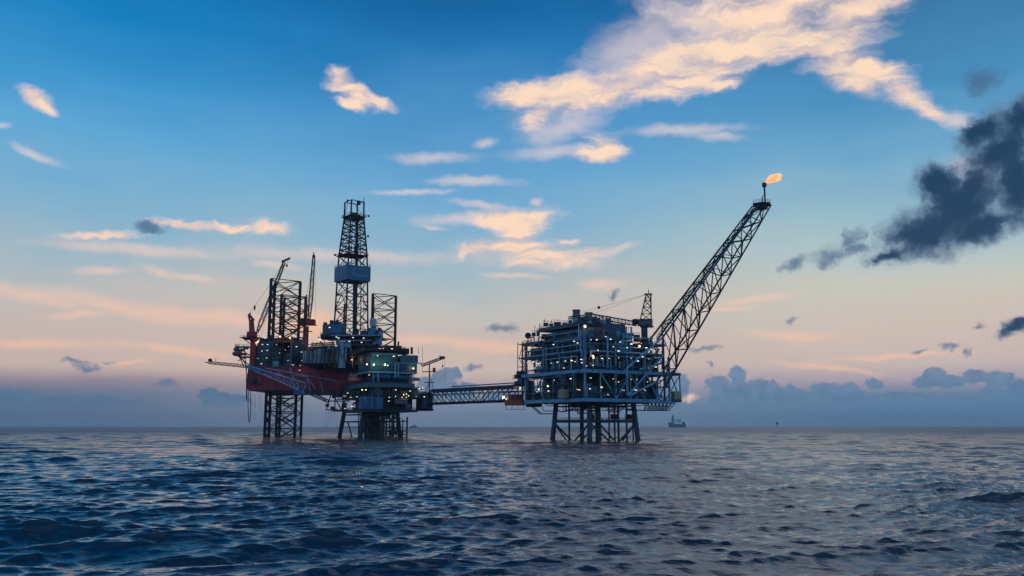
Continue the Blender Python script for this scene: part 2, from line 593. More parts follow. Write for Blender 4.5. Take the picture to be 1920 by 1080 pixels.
def frame(o, deg):
    return Matrix.Translation(o) @ Matrix.Rotation(R(deg), 4, 'Z')


class Face:
    """a vertical plane of a structure; turns a photograph pixel into the point of that plane"""

    def __init__(self, p0, deg):
        self.p = Vector(p0)
        self.d = Vector((math.cos(R(deg)), math.sin(R(deg)), 0))
        self.n = Vector((self.d.y, -self.d.x, 0))
        if self.n.y > 0:
            self.n = -self.n

    def __call__(self, px, py, out=0.0):
        r = ray(px, py)
        o = Vector((0, 0, CAM_H))
        k = (self.p + self.n * out - o).dot(self.n) / r.dot(self.n)
        return o + r * k


def lamp(c, parent, kind='lw', s=1.0):
    """a flood light: a little tilted housing with its glowing face turned out to the sea"""
    c = Vector(c)
    b = MB()
    w, h, d = 0.5 * s, 0.17 * s, 0.2
    b.box(c.x - w, c.x + w, c.y - d, c.y + d, c.z - h, c.z + h)
    return b.build('deck_light', kind, parent)


def glow_lamp(c, parent, kind, s=0.7):
    return MB().ball(c, s * .62, s * .62, s * .62, 10).build('deck_light', kind, parent, smooth_=True)


def lattice(mb, A, B, n, rc, rb, x=True, cap=True, horiz=True):
    """lattice between two matching rings of chord points A (start) and B (end)"""
    m = len(A)
    A = [Vector(a) for a in A]
    B = [Vector(b) for b in B]
    for a, b in zip(A, B):
        mb.tube(a, b, rc)
    for i in range(n + 1):
        t = i / n
        ring = [a.lerp(b, t) for a, b in zip(A, B)]
        if horiz or i in (0, n):
            if cap or i not in (0, n):
                for k in range(m):
                    if m > 2 or k == 0:
                        mb.tube(ring[k], ring[(k + 1) % m], rb)
        if i < n:
            nx = [a.lerp(b, (i + 1) / n) for a, b in zip(A, B)]
            for k in range(m if m > 2 else 1):
                k2 = (k + 1) % m
                if x:
                    mb.tube(ring[k], nx[k2], rb)
                    mb.tube(ring[k2], nx[k], rb)
                elif (i + k) % 2:
                    mb.tube(ring[k], nx[k2], rb)
                else:
                    mb.tube(ring[k2], nx[k], rb)
    return mb


# ------------------------------------------------------------------ sea


def build_sea():
    rng = np.random.default_rng(11)
    dr = []
    r = 26.0
    rad = [r]
    while r < 11000:
        r += 0.05 + r * 0.0027 if r < 900 else r * 0.012
        rad.append(r)
    rad = np.array(rad)
    th = []
    a = -62.0
    while a <= 62.0:
        th.append(a)
        a += 0.075 if abs(a) < 33 else 0.5
    th = np.radians(np.array(th))
    RR, TT = np.meshgrid(rad, th, indexing='ij')
    X = (RR * np.sin(TT)).ravel()
    Y = (RR * np.cos(TT)).ravel()
    rr = RR.ravel()
    sp_ = np.maximum(rr * 0.0028 + 0.05, rr * 0.0013)
    Z = np.zeros_like(X); DX = np.zeros_like(X); DY = np.zeros_like(X)
    N = 210
    lam = np.exp(np.linspace(math.log(0.4), math.log(26.0), N)) * rng.uniform(0.96, 1.04, N)
    # large patches of rougher and smoother water
    patch = 1.0 + 0.22 * np.sin(X * 0.031 + 0.4 * np.sin(Y * 0.017)) * np.sin(Y * 0.021 + 1.3) + 0.12 * np.sin(X * 0.012 - Y * 0.05)
    # longer waves come in groups, with flatter rippled water between them
    e_ = np.sin(X * 0.083 + Y * 0.031 + 1.7 * np.sin(Y * 0.019 + 0.6)) + np.sin(Y * 0.105 - X * 0.022 + 1.4 * np.sin(X * 0.027 + 2.1)) + 0.7 * np.sin(X * 0.19 - Y * 0.06 + 4.0)
    env = np.minimum(0.66 + 0.5 * np.exp(0.7 * (e_ - 1.2)), 1.35)
    for i in range(N):
        k = 2 * math.pi / lam[i]
        spread = 0.42 if lam[i] < 5 else 0.35
        ang = math.radians(-78) + rng.normal(0, spread)
        st_ = 0.020 if lam[i] < 0.8 else 0.043 if lam[i] < 2.8 else 0.019 if lam[i] < 9 else 0.014
        amp = st_ / k
        w = np.clip((lam[i] / sp_ - 2.2) / 2.0, 0, 1)
        sel = w > 0
        if not sel.any():
            continue
        cx, cy = math.cos(ang), math.sin(ang)
        ph = k * (cx * X[sel] + cy * Y[sel]) + rng.uniform(0, 6.283)
        ww = amp * w[sel] * (patch[sel] if lam[i] < 2.8 else env[sel])
        Z[sel] += ww * np.cos(ph)
        s = np.sin(ph) * ww * (1.25 if lam[i] < 8 else 1.1)
        DX[sel] -= cx * s
        DY[sel] -= cy * s
    co = np.stack([X + DX, Y + DY, Z], 1)
    nr, ncol = RR.shape
    idx = np.arange(nr * ncol).reshape(nr, ncol)
    q = np.stack([idx[:-1, :-1], idx[1:, :-1], idx[1:, 1:], idx[:-1, 1:]], -1).reshape(-1, 4)[:, ::-1]
    me = bpy.data.meshes.new('water')
    me.vertices.add(len(co))
    me.vertices.foreach_set('co', co.astype(np.float32).ravel())
    me.loops.add(q.size)
    me.loops.foreach_set('vertex_index', q.astype(np.int32).ravel())
    me.polygons.add(len(q))
    me.polygons.foreach_set('loop_start', np.arange(0, q.size, 4, dtype=np.int32))
    me.polygons.foreach_set('use_smooth', np.ones(len(q), dtype=bool))
    me.update()
    me.validate()
    m = bpy.data.materials.new('sea_water')
    m.use_nodes = True
    t = m.node_tree
    b = t.nodes['Principled BSDF']
    b.inputs['Base Color'].default_value = (0.005, 0.028, 0.054, 1)
    b.inputs['Roughness'].default_value = 0.10
    b.inputs['IOR'].default_value = 1.5
    ge = t.nodes.new('ShaderNodeNewGeometry')

    def nz(scale, stretch, detail, rot):
        mp = t.nodes.new('ShaderNodeMapping')
        mp.inputs['Rotation'].default_value = (0, 0, R(rot))
        mp.inputs['Scale'].default_value = (stretch, 1, 1)
        t.links.new(ge.outputs['Position'], mp.inputs[0])
        n = t.nodes.new('ShaderNodeTexNoise')
        n.inputs['Scale'].default_value = scale
        n.inputs['Detail'].default_value = detail
        n.inputs['Roughness'].default_value = 0.55
        t.links.new(mp.outputs[0], n.inputs['Vector'])
        return n.outputs['Fac']
    # ripples too small for the mesh: bump near by, growing roughness far away
    ln = t.nodes.new('ShaderNodeVectorMath')
    ln.operation = 'LENGTH'
    t.links.new(ge.outputs['Position'], ln.inputs[0])

    def by_dist(d0, d1, v0, v1):
        mr = t.nodes.new('ShaderNodeMapRange')
        mr.inputs[1].default_value, mr.inputs[2].default_value = d0, d1
        mr.inputs[3].default_value, mr.inputs[4].default_value = v0, v1
        t.links.new(ln.outputs['Value'], mr.inputs[0])
        return mr.outputs[0]
    prev = None
    for sc, st2, de, rot, dist, d0, d1, v0 in ((0.09, 0.3, 5, 6, 3.6, 220, 900, 0.0), (0.28, 0.36, 4, 10, 1.2, 120, 450, 0.0), (0.9, 0.36, 4, -8, 0.45, 60, 250, 0.15), (3.0, 0.3, 4, 9, 0.07, 45, 130, 1.0)):
        bp = t.nodes.new('ShaderNodeBump')
        bp.inputs['Distance'].default_value = dist
        t.links.new(by_dist(d0, d1, v0, 0.25 if sc > 2 else 1.0), bp.inputs['Strength'])
        t.links.new(nz(sc, st2, de, rot), bp.inputs['Height'])
        if prev is not None:
            t.links.new(prev, bp.inputs['Normal'])
        prev = bp.outputs[0]
    t.links.new(by_dist(140, 1200, 0.03, 0.38), b.inputs['Roughness'])
    t.links.new(prev, b.inputs['Normal'])
    me.materials.append(m)
    o = bpy.data.objects.new('water', me)
    COL.objects.link(o)
    o['kind'] = 'structure'
    o['label'] = 'dark blue choppy sea reaching to the horizon'
    return o


build_sea()

# ================================================================== process platform (right)
CPA = 31.0                                   # turn of its decks, degrees
CN = W(1096, 693, 403)                       # its nearest deck corner
CFR = frame((CN.x, CN.y, 0), CPA)            # local a = along the right face, b = along the left face
cl = lambda a, b, z=0: CFR @ Vector((a, b, z))
FR_ = Face((CN.x, CN.y, 0), CPA)             # right-hand face
FL_ = Face((CN.x, CN.y, 0), CPA + 90)        # left-hand face
CINV = CFR.inverted()


def cface(px, py, out=0.25):
    """point on the platform's outer face under a photograph pixel"""
    return FL_(px, py, out) if px < 1096 else FR_(px, py, out)


ZC, ZM, ZZ, ZU = 19.6, 32.6, 41.3, 48.4      # cellar, main, mezzanine, upper deck heights
cpp = thing('process_platform', 'blue lattice production platform on splayed legs with stacked pipe decks', 'oil platform', tuple(cl(25, 25, 0)))


def cdeck(a0, a1, b0, b1, z, th=0.5, beam='blue', edge=1.3, rail=True, plate='navy'):
    d = MB(CFR).box(a0 + .4, a1 - .4, b0 + .4, b1 - .4, z - th, z).build('deck', plate, cpp)
    e = MB(CFR)
    e.box(a0, a1, b0, b0 + .5, z - edge, z + .05).box(a0, a1, b1 - .5, b1, z - edge, z + .05)
    e.box(a0, a0 + .5, b0 + .5, b1 - .5, z - edge, z + .05).box(a1 - .5, a1, b0 + .5, b1 - .5, z - edge, z + .05)
    for k in range(1, 5):
        b = b0 + (b1 - b0) * k / 5
        e.box(a0 + .5, a1 - .5, b - .2, b + .2, z - edge, z - th - .003)
    e.build('edge_beam', beam, d)
    if rail:
        MB().rail([cl(a0 + .2, b0 + .2, z), cl(a1 - .2, b0 + .2, z), cl(a1 - .2, b1 - .2, z), cl(a0 + .2, b1 - .2, z)], close=True).build('railing', 'navy', d)
    return d


cdeck(0, 51, 0, 52, ZC, plate='dark', edge=1.6)
cdeck(-.5, 54, -.5, 54, ZM, edge=1.5)
cdeck(0, 46, 0.5, 53, ZZ, beam='navy')
cdeck(0, 22, 0, 54, ZU, beam='navy')
cdeck(22, 33, 6, 40, ZU - 1.0, beam='blue', edge=0.9)
cdeck(34, 50, 2, 40, ZU - 2.2, beam='navy', edge=0.9)
cdeck(1, 18, 2, 40, ZU + 6.4, beam='navy', edge=1.8)

rnd = random.Random(5)
# columns on a grid, outer ones painted lighter
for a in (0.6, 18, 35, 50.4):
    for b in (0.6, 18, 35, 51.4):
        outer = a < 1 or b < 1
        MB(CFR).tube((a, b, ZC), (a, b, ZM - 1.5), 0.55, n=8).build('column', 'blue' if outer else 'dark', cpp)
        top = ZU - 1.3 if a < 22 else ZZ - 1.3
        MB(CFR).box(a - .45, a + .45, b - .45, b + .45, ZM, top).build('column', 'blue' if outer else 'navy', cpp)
MB(CFR).box(-.35, .85, -.35, .85, ZM + .06, ZU + 4.5).build('column', 'bright', cpp)
for a in (24.5, 27.5):
    MB(CFR).box(a, a + .6, .2, .8, ZM + .06, ZU + 5).build('column', 'blue', cpp)
for a in (9, 26.5, 30.2, 43):                      # slimmer posts along the right face
    MB(CFR).tube((a, .25, ZC), (a, .25, ZM - 1.5), 0.35, n=6).build('column', 'pale', cpp)
for b in (9, 26, 43):
    MB(CFR).tube((.25, b, ZC), (.25, b, ZM - 1.5), 0.32, n=6).build('column', 'blue', cpp)
# diagonals of the truss between cellar and main deck
for (p, q) in (((9, ZM - 1.5), (18, ZC)), ((26, ZM - 1.5), (18, ZC)), ((35, ZC), (26, ZM - 1.5)), ((36, ZM - 1.5), (43, ZC)), ((50, ZM - 1.5), (43, ZC))):
    MB(CFR).tube((p[0], .1, p[1]), (q[0], .1, q[1]), 0.42, n=8).build('truss_brace', 'blue', cpp)
for (p, q) in (((9, ZC), (18, ZM - 1.5)), ((18, ZM - 1.5), (27, ZC)), ((35, ZM - 1.5), (44, ZC))):
    MB(CFR).tube((.1, p[0], p[1]), (.1, q[0], q[1]), 0.36, n=8).build('truss_brace', 'navy', cpp)
for (a, b) in ((51, 18), (51, 35)):
    MB(CFR).tube((50.6, b - 8, ZC), (50.6, b, ZM - 1.5), 0.4).tube((50.6, b, ZM - 1.5), (50.6, b + 8, ZC), 0.4).build('truss_brace', 'dark', cpp)

# machinery on every deck: modules, vessels, pipe runs
vessel_mats = ['navy', 'navy', 'dark', 'blue', 'teal', 'dark', 'grey', 'black']


def equip(a0, a1, b0, b1, z0, z1, n, mats=('navy', 'dark', 'black', 'black', 'navy', 'blue', 'dark', 'teal')):
    for _ in range(n):
        w, d = rnd.uniform(2.5, 8), rnd.uniform(2.5, 8)
        a, b = rnd.uniform(a0, max(a0 + .1, a1 - w)), rnd.uniform(b0, max(b0 + .1, b1 - d))
        h = rnd.uniform(.4, 1.0) * (z1 - z0)
        k = rnd.random()
        if k < .5:
            m = MB(CFR).bevbox(a, a + w, b, b + d, z0, z0 + h, .25)
            for j in range(rnd.randint(1, 3)):
                x = a + w * rnd.uniform(.1, .7)
                m.box(x, x + w * .2, b - .25, b - .003, z0 + h * .2, z0 + h * rnd.uniform(.4, .8))
            m.build('equipment_module', rnd.choice(mats), cpp)
        elif k < .8:
            r = min(h * .4, rnd.uniform(.7, 1.7))
            m = MB()
            m.vessel(cl(a, b, z0 + r + .5), cl(a + w, b, z0 + r + .5) if rnd.random() < .5 else cl(a, b + d, z0 + r + .5), r)
            m.build('pressure_vessel', rnd.choice(vessel_mats), cpp, smooth_=False)
        else:
            r = rnd.uniform(.6, 1.3)
            MB().vessel(cl(a, b, z0 + r), cl(a, b, z0 + h * .9), r).build('pressure_vessel', rnd.choice(vessel_mats), cpp)


def front(z0, z1, n, amax, bmax):
    # the dense row of gear right behind the two faces the photograph shows
    for k in range(n):
        if k % 2:
            equip(1 + (amax - 6) * k / n, 5 + (amax - 6) * k / n, .9, 5, z0, z1, 1)
        else:
            equip(.9, 5, 1 + (bmax - 6) * k / n, 5 + (bmax - 6) * k / n, z0, z1, 1)


equip(2, 49, 2, 50, ZC, ZM - 2.5, 12)
equip(1.5, 48, 1.5, 50, ZM, ZZ - 2.2, 12)
equip(1.5, 44, 1.5, 50, ZZ, ZU - 2.2, 10)
equip(1.5, 20, 1.5, 46, ZU, ZU + 5.0, 8)
front(ZC, ZM - 4, 16, 50, 51)
front(ZM, ZZ - 2, 18, 48, 52)
front(ZZ, ZU - 2, 18, 44, 51)
front(ZU, ZU + 4, 8, 20, 44)
# big dark enclosures that close the view through the middle
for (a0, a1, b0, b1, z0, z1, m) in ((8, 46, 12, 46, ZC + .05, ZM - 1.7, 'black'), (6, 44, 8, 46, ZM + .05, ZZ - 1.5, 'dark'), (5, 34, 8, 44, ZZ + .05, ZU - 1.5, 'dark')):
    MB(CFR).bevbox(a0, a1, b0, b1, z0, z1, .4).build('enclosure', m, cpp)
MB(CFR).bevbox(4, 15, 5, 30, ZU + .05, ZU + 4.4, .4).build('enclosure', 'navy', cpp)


def cpipe(pts, r, mat, name='pipe'):
    return MB().path(pts, r, 6).build(name, mat, cpp)


# pipe runs along the faces, traced level by level
for (b0, b1, z, r, o, m) in ((2, 50, ZZ + 2.6, .38, .5, 'pale'), (4, 40, ZZ + 4.4, .3, .6, 'navy'), (1, 46, ZZ - .2, .4, .75, 'pale'), (3, 53, ZM + 1.6, .3, .5, 'navy'), (2, 30, ZU + 1.8, .3, .4, 'blue'),
                             (5, 35, ZM + 6.2, .35, .5, 'blue'), (0, 50, ZC + 3.2, .35, .6, 'navy'), (10, 46, ZC + 6.4, .3, .4, 'dark'), (2, 24, ZZ + 5.4, .32, .3, 'pale'), (14, 50, ZM - 2.6, .35, .7, 'navy')):
    cpipe([cl(-o, b0, z - 3), cl(-o, b0, z), cl(-o, b1, z), cl(-o + 2, b1, z), cl(-o + 2, b1, z - 2)], r, m)
for (a0, a1, z, r, o, m) in ((1, 24, ZZ + 3.1, .35, .5, 'teal'), (3, 40, ZZ - .3, .4, .7, 'pale'), (2, 20, ZZ + 5.2, .3, .5, 'navy'), (26, 44, ZZ + 2.2, .3, .5, 'blue'), (4, 33, ZM + 1.5, .3, .5, 'navy'), (9, 44, ZM + 6.4, .3, .5, 'blue'),
                             (3, 36, ZC + 2.4, .3, .5, 'navy'), (15, 50, ZC + 5.8, .3, .4, 'dark'), (22, 40, ZU - .2, .3, .6, 'blue')):
    cpipe([cl(a0, -o, z - 2.4), cl(a0, -o, z), cl(a1, -o, z), cl(a1, -o + 2, z), cl(a1, -o + 2, z + 1.4)], r, m)
for (px, y0, y1, m, r) in ((1019, 655, 690, 'pale', .3), (1024, 650, 694, 'pale', .3), (1049, 664, 692, 'pale', .35), (1071, 667, 692, 'pale', .4), (1112, 672, 690, 'pale', .25), (1131, 672, 688, 'pale', .3), (1145, 675, 690, 'blue', .3),
                           (1162, 678, 690, 'lilac', .3), (1168, 676, 692, 'rustred', .25), (1210, 655, 692, 'blue', .3), (1012, 640, 668, 'navy', .3), (1037, 634, 660, 'navy', .25), (1106, 634, 654, 'teal', .35), (1139, 632, 690, 'blue', .5), (1085, 608, 640, 'blue', .35), (1152, 650, 672, 'navy', .3)):
    cpipe([cface(px, y1, .8), cface(px, y0, .8), cface(px, y0, -1.0)], r, m)
# pipe bends on top of the left roof
for (b, h) in ((20, 2.6), (27, 3.0), (34, 2.2), (40, 2.0), (47, 2.5)):
    cpipe([cl(1, b, ZU), cl(1, b, ZU + h), cl(1, b - 3, ZU + h), cl(1, b - 3, ZU)], .28, 'teal' if b < 40 else 'navy')

# red-brown module under the stacks, the stacks themselves
MB(CFR).bevbox(.6, 11, 1.0, 6, ZU + .1, ZU + 4.0, .3).build('equipment_module', 'rustred', cpp, 'dull red module just under the two exhaust stacks')
MB(CFR).bevbox(1.5, 9, 1.4, 9, ZU + 6.5, ZU + 8.6, .3).build('equipment_module', 'navy', cpp)
MB(CFR).bevbox(11, 25, 1.2, 8, ZU + .05, ZU + 6.2, .3).build('equipment_module', 'navy', cpp)
MB(CFR).bevbox(22.5, 29, 1, 6, ZU - .9, ZU + 2.2, .3).build('equipment_module', 'blue', cpp)
for (px, D, yt, yb) in ((1081, 411, 581, 606), (1104, 408, 586, 604)):
    t, b = W(px, yt, D), W(px, yb, D)
    s = MB().lathe((b.x, b.y, 0), [(1.75, b.z), (1.75, t.z - 3.2), (2.0, t.z - 3.0), (2.0, t.z - 2.4), (1.7, t.z - 2.2), (1.7, t.z - .6), (1.95, t.z - .5), (1.95, t.z), (1.4, t.z), (1.4, t.z - 1)], n=16).build('exhaust_stack', 'grey', cpp)
    MB().lathe((b.x, b.y, 0), [(1.78, t.z - 5.2), (1.82, t.z - 5.1), (1.82, t.z - 4.4), (1.78, t.z - 4.3)], n=16).build('stack_band', 'white', s)
# dish on a stand at the left end of the upper deck
p = cl(.5, 49, ZU)
dish = MB().tube((p.x, p.y, ZU), (p.x, p.y, ZU + 2.4), .25, n=8).tube((p.x - .8, p.y, ZU), (p.x, p.y, ZU + 1.5), .12).tube((p.x + .8, p.y, ZU), (p.x, p.y, ZU + 1.5), .12).build('dish_stand', 'dark', cpp)
MB().lathe((p.x, p.y - .3, ZU + 3.6), [(.2, .3), (1.0, .22), (1.5, 0), (1.6, -.25), (1.45, -.2), (.9, .05), (.15, .12)], axis='y', n=16).build('satellite_dish', 'dark', dish, smooth_=True)
# uneven roof line: coolers, vents and risers standing on the top deck
for (px, w, y0, y1, m) in ((1024, 5, 603, 611, 'navy'), (1034, 4, 605, 611, 'dark'), (1046, 7, 601, 610, 'navy'), (1060, 5, 603, 610, 'dark'), (1070, 4, 598, 609, 'blue'), (1118, 7, 597, 606, 'navy'), (1130, 5, 600, 608, 'blue'), (1141, 4, 597, 610, 'navy'), (1156, 6, 622, 634, 'blue'), (1170, 5, 626, 636, 'navy'), (1194, 5, 628, 640, 'dark'), (1001, 4, 622, 630, 'navy'), (1009, 3, 618, 630, 'teal')):
    p, q = cface(px - w, y1, -2.0), cface(px + w, y0, -2.0)
    MB().bevbox(min(p.x, q.x), max(p.x, q.x), p.y, p.y + 2.5, p.z, q.z, .2).rail([(min(p.x, q.x), p.y + .1, q.z), (max(p.x, q.x), p.y + .1, q.z)], 1.0, 1.5, .07).build('roof_unit', m, cpp)
# aerials and small gear on the roof line
for (px, y0, y1) in ((1003, 612, 628), (1012, 608, 628), (1021, 600, 612), (1034, 602, 611), (1048, 604, 612), (1179, 614, 634), (1148, 602, 618), (1164, 612, 620), (1129, 594, 606), (1137, 597, 607)):
    MB().tube(cface(px, y1, -2), cface(px, y0, -2), .12).ball(cface(px, y0, -2), .3, n=8).build('antenna', 'dark', cpp)
MB().box(*(lambda c: (c.x - .7, c.x + .7, c.y - .6, c.y + .6, c.z - .9, c.z + .7))(cface(1185, 627, -3))).build('equipment_module', 'dark', cpp)

# stair tower and walkways at the left end, over the bridge landing
st = MB(CFR)
for k, (z0, z1) in enumerate(((ZC, ZC + 6.5), (ZC + 6.5, ZM), (ZM, ZM + 4.3), (ZM + 4.3, ZZ), (ZZ, ZU))):
    s0, s1 = (54.5, 58.5) if k % 2 else (58.5, 54.5)
    for o in (1.0, 2.4):
        st.beam((o, s0, z0), (o, s1, z1), .22)
    for j in range(8):
        t = (j + .5) / 8
        st.box(1.0, 2.4, s0 + (s1 - s0) * t - .15, s0 + (s1 - s0) * t + .15, z0 + (z1 - z0) * t - .05, z0 + (z1 - z0) * t + .05)
    st.box(.4, 3.2, 53.8, 59.2, z1 - .2, z1)
for a in (.5, 3.1):
    for b in (54, 59):
        st.tube((a, b, ZC - 1), (a, b, ZU + 1), .2, n=5)
st.build('stair_tower', 'black', cpp)
for (z, b1) in ((ZC + 8, 64), (ZM - 1, 63)):
    MB(CFR).box(0, 6, 54, b1, z - .5, z).rail([(0, 54, z), (0, b1, z), (6, b1, z)]).build('walkway', 'dark', cpp)
for (b, z, w, h, m) in ((56, ZC + 8, 4, 3.2, 'bright'), (50, ZC + 5, 3.5, 5.0, 'teal'), (60, ZC + 8, 3, 2.2, 'navy'), (57, ZM - 1, 4, 3.2, 'dark'), (61, ZM - 1, 2, 1.6, 'navy')):
    MB(CFR).bevbox(.8, 5, b, b + w, z, z + h, .2).build('equipment_module', m, cpp)

# jacket: four leaning legs, bracing, risers and a low walkway
lc = {'N': (10, 10), 'R': (35.5, 10), 'L': (10, 38), 'B': (35.5, 38)}
foot = {}
for k, (a, b) in lc.items():
    oa, ob = (-2.0 if a < 20 else 2.0), (-2.0 if b < 20 else 2.0)
    t, f = cl(a, b, ZC - .5), cl(a + oa * .9, b + ob * .9, -4)
    foot[k] = (t, f)
    lg = MB().tube(f, t, 1.25, 1.2, n=12)
    lg.build('jacket_leg', 'navy', cpp)
    g = t.lerp(f, .78)
    MB().tube(g, t.lerp(f, 1.0), 1.34, 1.34, n=12).build('jacket_sleeve', 'weed', cpp)
for p_, q_ in (('N', 'R'), ('R', 'B'), ('B', 'L'), ('L', 'N')):
    t0, f0 = foot[p_]; t1, f1 = foot[q_]
    m = MB()
    at = lambda t, f, z: t.lerp(f, (t.z - z) / (t.z - f.z))
    m.tube(at(t0, f0, 9.0), at(t1, f1, 9.0), .42, n=8)
    m.tube(at(t0, f0, 16.5), at(t1, f1, 16.5), .35, n=8)
    mid = (at(t0, f0, 8.6) + at(t1, f1, 8.6)) / 2
    m.tube(at(t0, f0, 8.6), at(t1, f1, -6).lerp(at(t0, f0, -6), .35), .45, n=8)
    m.tube(at(t1, f1, 8.6), at(t0, f0, -6).lerp(at(t1, f1, -6), .35), .45, n=8)
    m.build('jacket_brace', 'navy' if p_ in 'NL' else 'dark', cpp)
    w0, w1 = at(t0, f0, 9.6), at(t1, f1, 9.6)
    m = MB().beam(w0, w1, .9)
    m.rail([w0 + Vector((0, 0, .3)), w1 + Vector((0, 0, .3))], 1.1, 3.0)
    m.build('walkway', 'dark', cpp)
for (a, b, r) in ((13, 20, .5), (16, 26, .45), (12, 30, .5), (24, 14, .4), (28, 12, .55), (33, 12, .5), (36, 11, .35), (30, 30, .8), (22, 33, .6), (35, 24, .45), (20, 18, .7), (25, 25, .9)):
    MB(CFR).tube((a, b, -4), (a, b, ZC - 1), r, n=8).build('riser', rnd.choice(['dark', 'navy', 'weed']), cpp)
# the tangle hanging just under the cellar deck
for k in range(26):
    a, b, z = rnd.uniform(5, 40), rnd.uniform(5, 42), rnd.uniform(13.2, 17.5)
    if k % 2:
        cpipe([cl(a, b, ZC - 1), cl(a, b, z), cl(a + rnd.uniform(4, 12), b, z), cl(a + 12, b, ZC - 1)], rnd.uniform(.16, .3), 'dark', 'hanging_pipe')
    else:
        cpipe([cl(a, b, ZC - 1), cl(a, b, z), cl(a, b + rnd.uniform(4, 12), z), cl(a, b + 12, ZC - 1)], rnd.uniform(.16, .3), 'black', 'hanging_pipe')
MB(CFR).box(8, 30, 9, 9.8, 15.6, 16.0).rail([(8, 9, 16), (30, 9, 16)]).build('walkway', 'dark', cpp)
for (a, b) in ((22, 8), (17, 20), (33, 9), (34, 12)):
    MB(CFR).bevbox(a, a + 3.2, b, b + 2.5, 10.2, 12.6, .2).build('equipment_module', 'black', cpp)
# hanging truss gangway under the right end, hanging ladder under the left
hg = MB(CFR)
A0 = [(39, 3, 18.0), (39, 6, 18.0), (39, 6, 14.4), (39, 3, 14.4)]
A1 = [(56, 3, 18.0), (56, 6, 18.0), (52, 6, 14.4), (52, 3, 14.4)]
lattice(hg, A0, A1, 7, .2, .13)
hg.build('hanging_gangway', 'navy', cpp)
hl = MB(CFR)
for o in (0, 1.4):
    hl.path([(2 + o, 52, ZC - 1.2), (4 + o, 44, 13.0), (6 + o, 36, 13.0)], .22)
for j in range(9):
    t = j / 8
    hl.tube((2 + 2 * t, 52 - 8 * t, ZC - 1.2 - t * (ZC - 14.2)), (3.4 + 2 * t, 52 - 8 * t, ZC - 1.2 - t * (ZC - 14.2)), .12)
hl.build('hanging_ladder', 'dark', cpp)
# outrigger at the right-hand corner: blue plate girders that carry the flare boom
for z in (ZM - .75, ZC - .6):
    MB(CFR).box(51.2, 57, -.5, .3, z - .6, z + .6).box(56.2, 57, .3, 12, z - .6, z + .6).build('outrigger', 'navy', cpp)
MB(CFR).tube((56.6, 0, ZC), (56.6, 0, ZM - 1.4), .3).tube((56.6, 0, ZC), (51, 0, ZM - 1.4), .3).tube((56.6, 11, ZC), (56.6, 11, ZM - 1.4), .3).tube((56.6, 11, ZC), (56.6, 0, ZM - 1.4), .22).build('outrigger_brace', 'navy', cpp)

# flood lights, placed where the photograph shows them burning
for (px, py) in ((1033, 681), (1045, 679), (1060, 677), (1072, 676), (1090, 674), (1091, 680), (1078, 678), (1108, 637), (1119, 637), (1145, 636), (1136, 631), (1163, 641), (1038, 646), (1077, 640), (1083, 643), (1150, 650), (1160, 658), (1121, 657),
                 (1070, 710), (1086, 731), (1106, 729), (1140, 740), (1170, 732), (1191, 731), (1207, 730), (1196, 677), (1212, 652), (1221, 655), (1226, 647), (1205, 669), (1100, 686), (1112, 685), (1129, 672), (1142, 672), (1057, 690), (1010, 682), (1003, 690), (1160, 716), (1128, 726), (1214, 716), (1029, 733),
                 (1000, 678), (1184, 645), (1176, 652), (1216, 690), (1230, 688)):
    lamp(cface(px, py, .9), cpp, 'lw', rnd.uniform(.45, 1.0))
for (px, py, k, s) in ((1097, 612, 'lo', 1.0), (1199, 649, 'lo', .9), (1112, 668, 'lo', .9), (1027, 724, 'ly', .6), (1113, 671, 'lo', .6), (975, 728, 'lw', .6), (1010, 730, 'lw', .6)):
    glow_lamp(cface(px, py, 1.3), cpp, k, s)
# small working lights deeper in, seen between the machinery
for k in range(26):
    a, b = (rnd.uniform(1, 45), -.3) if k % 2 else (-.3, rnd.uniform(1, 50))
    z = rnd.choice([ZC + 9, ZM + 5.8, ZZ + 4.6, ZC + 4])
    glow_lamp(cl(a, b, z), cpp, rnd.choice(['lw', 'lw', 'lo']), .26)

# random stanchions, short pipes and cable ladders on the faces
for k in range(60):
    z0, z1, am, bm = [(ZC, ZM - 1.6, 50, 51), (ZM, ZZ - 1.3, 50, 52), (ZZ, ZU - 1.3, 40, 52), (ZU, ZU + 3, 18, 44)][k % 4]
    za, zb_ = z0 + rnd.uniform(.2, .6) * (z1 - z0), z0 + rnd.uniform(.5, 1.0) * (z1 - z0)
    w = rnd.uniform(1.5, 6)
    if k % 3:
        b = rnd.uniform(1, bm - w)
        pts = [cl(-.2, b, z0), cl(-.2, b, zb_), cl(-.2, b + w, zb_), cl(1.5, b + w, zb_), cl(1.5, b + w, za)]
    else:
        a = rnd.uniform(1, am - w)
        pts = [cl(a, -.2, z0), cl(a, -.2, zb_), cl(a + w, -.2, zb_), cl(a + w, 1.5, zb_), cl(a + w, 1.5, za)]
    cpipe(pts, rnd.uniform(.12, .26), rnd.choice(['dark', 'navy', 'blue', 'pale', 'black', 'teal', 'grey']))
# tan container standing at the cellar edge, tan box at the corner
c = FL_(1062, 745, .2)
tb = frame((c.x, c.y, 0), CPA + 90)
tag(MB(tb).bevbox(-2.6, 2.6, .2, 3.0, ZC + .06, ZC + 4.2, .15).build('container', 'tan'), 'tan square container on the lower deck of the blue production platform', 'container')
tag(MB(CFR).bevbox(52.4, 56.8, -.9, 2.0, ZC + .02, ZC + 4.0, .15).build('container', 'tan'), 'olive tan box at the foot of the flare boom', 'container')

